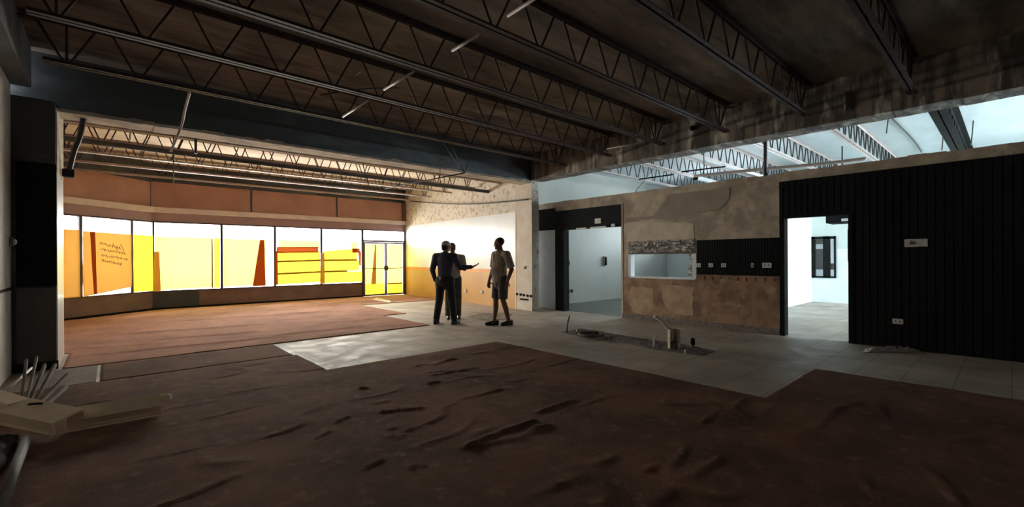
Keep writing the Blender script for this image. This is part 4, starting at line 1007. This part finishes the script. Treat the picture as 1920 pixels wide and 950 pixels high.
# ------------------------------------------------------------------ people
def flesh(name, mb, m, parent, voxel=.008, it=4, world=False):
    o = obj(name, mb, m, parent, world=False)
    r = o.modifiers.new('merge', 'REMESH'); r.mode = 'VOXEL'; r.voxel_size = voxel; r.use_smooth_shade = True
    s = o.modifiers.new('soften', 'SMOOTH'); s.factor = .5; s.iterations = it
    return o
def V(*a): return Vector(a)
def hand(mb, wrist, dirn, palm_n, thumb_side, k=1.0, curl=.35, spread=.10):
    """palm, four unequal bent fingers and a thumb off the side of the palm"""
    d = Vector(dirn).normalized(); nrm = Vector(palm_n); nrm = (nrm - d * nrm.dot(d)).normalized(); s = d.cross(nrm) * thumb_side
    w_ = Vector(wrist)
    mb.capsule(w_, .026 * k, w_ + d * .03 * k, .030 * k, sq=.65, side=nrm)
    for q in (-.026, -.009, .009, .026):
        mb.capsule(w_ + d * .02 * k + s * q * .7 * k, .014 * k, w_ + d * .088 * k + s * q * k, .0125 * k)
    for i, (q, L_) in enumerate(((.029, .070), (.010, .080), (-.010, .074), (-.029, .058))):
        p = w_ + d * .088 * k + s * q * k; r = .0098 * k
        dd = (d + s * (q * 10 * spread)).normalized()
        for j in range(3):
            ang = curl * (j + .6); v = (dd * math.cos(ang) + nrm * math.sin(ang)) * L_ * (.44, .32, .26)[j] * k
            mb.capsule(p, r, p + v, r * .9, n=10); p = p + v; r *= .9
    p = w_ + d * .030 * k + s * .026 * k
    for j, (L_, r) in enumerate(((.040, .0125), (.032, .0110), (.024, .0100))):
        v = (d * (.55 + .18 * j) + s * (.75 - .25 * j) + nrm * .22).normalized() * L_ * k
        mb.capsule(p, r * k, p + v, r * .92 * k, n=10); p = p + v
def head(mb, c, rz, k=1.0, tilt=0.):
    """skull, jaw, brow, nose, lips, chin, ears; c = centre of the skull, facing +y before turning"""
    R = Matrix.Rotation(rz, 3, 'Z') @ Matrix.Rotation(tilt, 3, 'X')
    def P(x, y, z): return Vector(c) + R @ Vector((x * k, y * k, z * k))
    def b(x, y, z, rx, ry, rz_): mb.ball(P(x, y, z), rx * k, ry * k, rz_ * k, R)
    b(0, -.008, .030, .074, .094, .082); b(0, .020, -.030, .060, .070, .080); b(0, .046, -.076, .036, .036, .034)
    b(0, .074, .020, .052, .018, .016); b(0, .088, -.012, .011, .016, .026); b(0, .096, -.028, .015, .014, .011)
    b(0, .080, -.056, .024, .012, .0065); b(0, .078, -.066, .021, .011, .0065); b(0, .070, -.092, .020, .018, .016)
    for s in (-1, 1):
        b(s * .044, .056, -.020, .022, .022, .018); b(s * .074, -.004, -.008, .010, .020, .032); b(s * .079, -.012, .002, .007, .014, .020)
    return P, R
def eyes_on(P, R, parent, k=1.0):
    for s in (-1, 1): obj('eye', MB().ball(P(s * .031, .0805, .002), .0125 * k, .009 * k, .0075 * k, R, seg=12), M['eye'], parent, world=False)
def shoe(P0_, yaw, parent, L_=.28, m='shoe', pitch=0.):
    R = Matrix.Translation(P0_) @ Matrix.Rotation(yaw, 4, 'Z') @ Matrix.Rotation(pitch, 4, 'X')
    mb = MB()
    mb.capsule((0, -.05, .045), .044, (0, .06, .045), .046, n=16); mb.capsule((0, .05, .042), .046, (0, L_ - .12, .030), .036, n=16); mb.capsule((0, -.05, .05), .043, (0, -.035, .095), .044, flat1=True)
    mb.box(-.040, .040, -.085, L_ - .095, 0.0, .022, .01)
    mb.bm.transform(R); o = flesh('shoe', mb, M[m], parent, .007, 3); return o

def person1():
    root = thing('person', 'person in navy shirt, black trousers and white cap, back turned, arm held out', 'person', (0, 0, 0))
    p = at_z(835, 607); root.location = (p.x, p.y, 0)
    root.rotation_euler.z = math.atan2(FW.y, FW.x) - PI / 2 - math.radians(14)
    b = MB()
    nk = V(0, .005, 1.44); hp = V(0, 0, .90)
    hd = V(.015, .035, 1.575)
    P, R = head(b, hd, math.radians(-32), .98)
    b.capsule(nk - V(0, 0, .05), .060, hd - V(0, .01, .05), .054)
    b.capsule((0, 0, 1.10), .13, (0, 0, 1.32), .155, sq=.68); b.capsule((-.12, 0, 1.38), .065, (.12, 0, 1.38), .065); b.capsule((0, 0, .93), .150, (0, 0, 1.10), .13, sq=.72)
    arms = {}
    sh, el, wr = V(-.195, -.01, 1.37), V(-.255, -.05, 1.10), V(-.235, .05, .87)
    arms['l'] = (sh, el, wr); b.capsule(sh, .056, el, .043); b.capsule(el, .042, wr, .029)
    hand(b, wr, (.03, .05, -1), (1, .2, 0), 1, 1.0, .4)
    sh, el, wr = V(.195, .0, 1.37), V(.285, .10, 1.145), V(.50, .24, 1.155)
    arms['r'] = (sh, el, wr); b.capsule(sh, .056, el, .043); b.capsule(el, .042, wr, .029)
    hand(b, wr, (.85, .3, .40), (-.3, .1, .9), -1, 1.0, .22)
    legs = []
    for s, kn, an in ((-1, V(-.14, .03, .49), V(-.195, -.02, .085)), (1, V(.135, .03, .49), V(.195, .02, .085))):
        h = V(s * .095, 0, .90); b.capsule(h, .090, kn, .058); b.capsule(kn, .056, an, .038); b.capsule(an, .038, an + V(0, .06, -.04), .034); legs.append((h, kn, an))
    flesh('body', b, M['skin'], root, .0065, 3)
    eyes_on(P, R, root)
    t = MB()
    t.capsule((0, -.005, 1.10), .150, (0, 0, 1.30), .178, sq=.70); t.capsule((0, -.005, .945), .155, (0, -.005, 1.10), .150, sq=.72, flat0=True); t.capsule((-.14, -.005, 1.375), .078, (.14, -.005, 1.375), .078); t.capsule((0, 0, 1.39), .085, (0, .005, 1.455), .066, flat1=True)
    for q in 'lr':
        sh, el, wr = arms[q]; t.capsule(sh, .077, el, .058); t.capsule(el, .057, el.lerp(wr, .97), .040, flat1=True)
    flesh('shirt', t, M['navy'], root, .008, 4)
    t = MB(); t.capsule((0, 0, .86), .160, (0, -.005, .975), .154, sq=.74, flat1=True); t.ball((0, -.055, .87), .135, .085, .10)
    for h, kn, an in legs: t.capsule(h, .104, kn, .080); t.capsule(kn, .080, an + V(0, -.01, -.045), .066, flat1=True)
    flesh('trousers', t, M['black_trouser'], root, .009, 4)
    obj('belt', MB().capsule((0, -.005, .945), .162, (0, -.005, .98), .161, sq=.735, flat0=True, flat1=True, n=32), M['belt'], root, world=False)
    for (h, kn, an), y in zip(legs, (.15, -.2)): shoe(V(an.x, an.y - .01, 0), y, root)
    # cap: dome, band, brim towards the face
    Rm = R
    c = MB(); dome = bmesh.new(); bmesh.ops.create_uvsphere(dome, u_segments=24, v_segments=14, radius=1)
    bmesh.ops.bisect_plane(dome, geom=dome.verts[:] + dome.edges[:] + dome.faces[:], plane_co=(0, 0, -.05), plane_no=(0, 0, -1), clear_outer=True)
    dome.transform(Matrix.Translation(P(0, -.008, .035)) @ Rm.to_4x4() @ Matrix.Diagonal((.084, .104, .088, 1)))
    for f in dome.faces: f.smooth = True
    cp_ = obj('cap', c.add(dome), M['cap'], root, world=False); solid(cp_, .004, 0)
    br = MB(); rows = []
    for i in range(13):
        a = math.radians(-58 + 116 * i / 12); rows.append([P(.080 * math.sin(a) * (1 + .05 * j), -.008 + .100 * math.cos(a) + .018 * j * math.cos(a), .034 - .002 * j - .012 * abs(math.sin(a)) * j / 4) for j in range(5)])
    solid(obj('brim', br.grid_sheet(rows), M['cap'], cp_, world=False), .003, 0)
    obj('hair', MB().capsule(P(0, -.050, -.03), .060, P(0, -.045, .03), .064, n=18), M['hair'], root, world=False)
    obj('phone_case', MB().box(-.075, -.045, -.125, -.105, .91, .96, .004), M['plate'], root, world=False)['label'] = 'small pale case at the waist'
person1()

def person2():
    root = thing('person', 'person in grey tee mostly hidden behind the one in the white cap', 'person', (0, 0, 0))
    p = at_z(850, 597); root.location = (p.x, p.y, 0)
    root.rotation_euler.z = math.atan2(-FW.y, -FW.x) - PI / 2 + math.radians(12)
    b = MB(); hd = V(.02, .05, 1.56)
    P, R = head(b, hd, math.radians(14), .98, math.radians(-8))
    b.capsule((0, 0, 1.37), .058, hd - V(0, .01, .05), .053); b.capsule((0, 0, 1.08), .14, (0, 0, 1.30), .155, sq=.72); b.capsule((-.12, 0, 1.36), .065, (.12, 0, 1.36), .065); b.capsule((0, 0, .92), .150, (0, 0, 1.08), .14, sq=.75)
    arms = {}
    sh, el, wr = V(-.20, 0, 1.35), V(-.25, .03, 1.09), V(-.16, .24, 1.12); arms['l'] = (sh, el, wr); b.capsule(sh, .055, el, .043); b.capsule(el, .041, wr, .029); hand(b, wr, (.5, .7, .25), (.5, -.4, .6), 1, 1, .5)
    sh, el, wr = V(.20, 0, 1.35), V(.25, -.03, 1.08), V(.22, .10, .86); arms['r'] = (sh, el, wr); b.capsule(sh, .055, el, .043); b.capsule(el, .041, wr, .029); hand(b, wr, (0, .1, -1), (-1, .2, 0), -1, 1, .4)
    legs = []
    for s in (-1, 1):
        h, kn, an = V(s * .09, 0, .89), V(s * .11, .03, .48), V(s * .115, -.01, .085); b.capsule(h, .088, kn, .056); b.capsule(kn, .055, an, .038); b.capsule(an, .038, an + V(0, .06, -.04), .034); legs.append((h, kn, an))
    flesh('body', b, M['skin_dark'], root, .0075, 3); eyes_on(P, R, root)
    t = MB(); t.capsule((0, 0, 1.08), .160, (0, 0, 1.29), .175, sq=.74); t.capsule((0, 0, .90), .165, (0, 0, 1.08), .160, sq=.76, flat0=True); t.capsule((-.14, 0, 1.355), .076, (.14, 0, 1.355), .076); t.capsule((0, 0, 1.37), .082, (0, .005, 1.43), .064, flat1=True)
    for q in 'lr': sh, el, wr = arms[q]; t.capsule(sh, .076, sh.lerp(el, .82), .066, flat1=True)
    flesh('tee_shirt', t, M['grey_tee'], root, .009, 4)
    t = MB(); t.capsule((0, 0, .85), .156, (0, 0, .96), .150, sq=.76, flat1=True)
    for h, kn, an in legs: t.capsule(h, .100, kn, .076); t.capsule(kn, .076, an + V(0, -.01, -.04), .062, flat1=True)
    flesh('trousers', t, M['camo'], root, .009, 4)
    for h, kn, an in legs: shoe(V(an.x, an.y - .01, 0), 0, root)
    hr = MB(); hr.ball(P(0, -.018, .042), .078, .092, .080, R); flesh('hair', hr, M['hair_grey'], root, .008, 1)
person2()

def person3():
    root = thing('person', 'person in khaki grey polo and dark shorts standing sideways by the pier', 'person', (0, 0, 0))
    p = at_z(939, 609); root.location = (p.x, p.y, 0)
    f = -RT * .84 - FW * .52; root.rotation_euler.z = math.atan2(f.y, f.x) - PI / 2
    b = MB(); hd = V(0, .035, 1.62)
    P, R = head(b, hd, math.radians(-34), 1.03, math.radians(-4))
    b.capsule((0, 0, 1.43), .064, hd - V(0, .01, .05), .060); b.capsule((0, .02, 1.10), .15, (0, .01, 1.33), .158, sq=.80); b.capsule((-.13, 0, 1.41), .068, (.13, 0, 1.41), .068); b.capsule((0, .01, .93), .155, (0, .02, 1.10), .15, sq=.82)
    arms = {}
    # his left arm is the near one in the picture, hanging behind; his right arm hangs beyond the belly
    sh, el, wr = V(.215, .0, 1.40), V(.265, .02, 1.12), V(.255, .12, .88); arms['r'] = (sh, el, wr); b.capsule(sh, .060, el, .046); b.capsule(el, .045, wr, .031); hand(b, wr, (0, .12, -1), (-1, .1, 0), -1, 1.02, .45)
    sh, el, wr = V(-.215, -.02, 1.40), V(-.265, -.10, 1.12), V(-.245, -.01, .88); arms['l'] = (sh, el, wr); b.capsule(sh, .060, el, .046); b.capsule(el, .045, wr, .031); hand(b, wr, (0, .1, -1), (1, .1, 0), 1, 1.02, .45)
    legs = []
    for s, kn, an in ((1, V(.09, .06, .50), V(.085, .10, .085)), (-1, V(-.095, .0, .50), V(-.09, -.13, .09))):
        h = V(s * .095, 0, .91); b.capsule(h, .095, kn, .060); b.capsule(kn, .057, kn.lerp(an, .35) + V(0, -.012, 0), .058); b.capsule(kn.lerp(an, .35) + V(0, -.012, 0), .058, an, .037); b.capsule(an, .038, an + V(0, .06, -.045), .034); legs.append((h, kn, an))
    flesh('body', b, M['skin_dark'], root, .0065, 3); eyes_on(P, R, root, 1.03)
    t = MB(); t.capsule((0, .03, 1.10), .172, (0, .01, 1.33), .178, sq=.84); t.capsule((0, .02, .86), .172, (0, .03, 1.10), .174, sq=.86, flat0=True); t.ball((0, .085, 1.08), .14, .11, .17); t.capsule((-.15, -.005, 1.405), .080, (.15, -.005, 1.405), .080); t.capsule((0, .0, 1.42), .090, (0, .012, 1.49), .073, flat1=True)
    for q in 'lr': sh, el, wr = arms[q]; t.capsule(sh, .082, sh.lerp(el, .92), .074, flat1=True)
    sh_ = flesh('polo_shirt', t, M['polo'], root, .008, 4)
    cl = MB()
    for k in range(9):
        a = math.radians(-150 + 300 * k / 8 + 90); a2 = math.radians(-150 + 300 * (k + 1) / 8 + 90)
        if k < 8: cl.capsule((.076 * math.cos(a), .010 + .076 * math.sin(a), 1.475), .017, (.076 * math.cos(a2), .010 + .076 * math.sin(a2), 1.475), .017)
    flesh('collar', cl, M['polo'], sh_, .008, 2)
    pk = MB().box(-.018, .018, .150, .172, 1.26, 1.44, .004); obj('placket', pk, M['polo'], sh_, world=False)
    t = MB(); t.capsule((0, .0, .84), .162, (0, .005, .96), .160, sq=.84, flat1=True); t.ball((0, -.06, .87), .14, .09, .11)
    for h, kn, an in legs: t.capsule(h, .114, kn.lerp(h, .06), .094, flat1=True)
    flesh('shorts', t, M['shorts'], root, .009, 4)
    shoe(V(legs[0][2].x, legs[0][2].y - .01, 0), -.2, root, .29); shoe(V(legs[1][2].x, legs[1][2].y - .01, 0), .1, root, .29)
    hr = MB(); hr.ball(P(0, -.022, .044), .0785 * 1.03, .092 * 1.03, .0795 * 1.03, R); flesh('hair', hr, M['hair'], root, .007, 1)
person3()
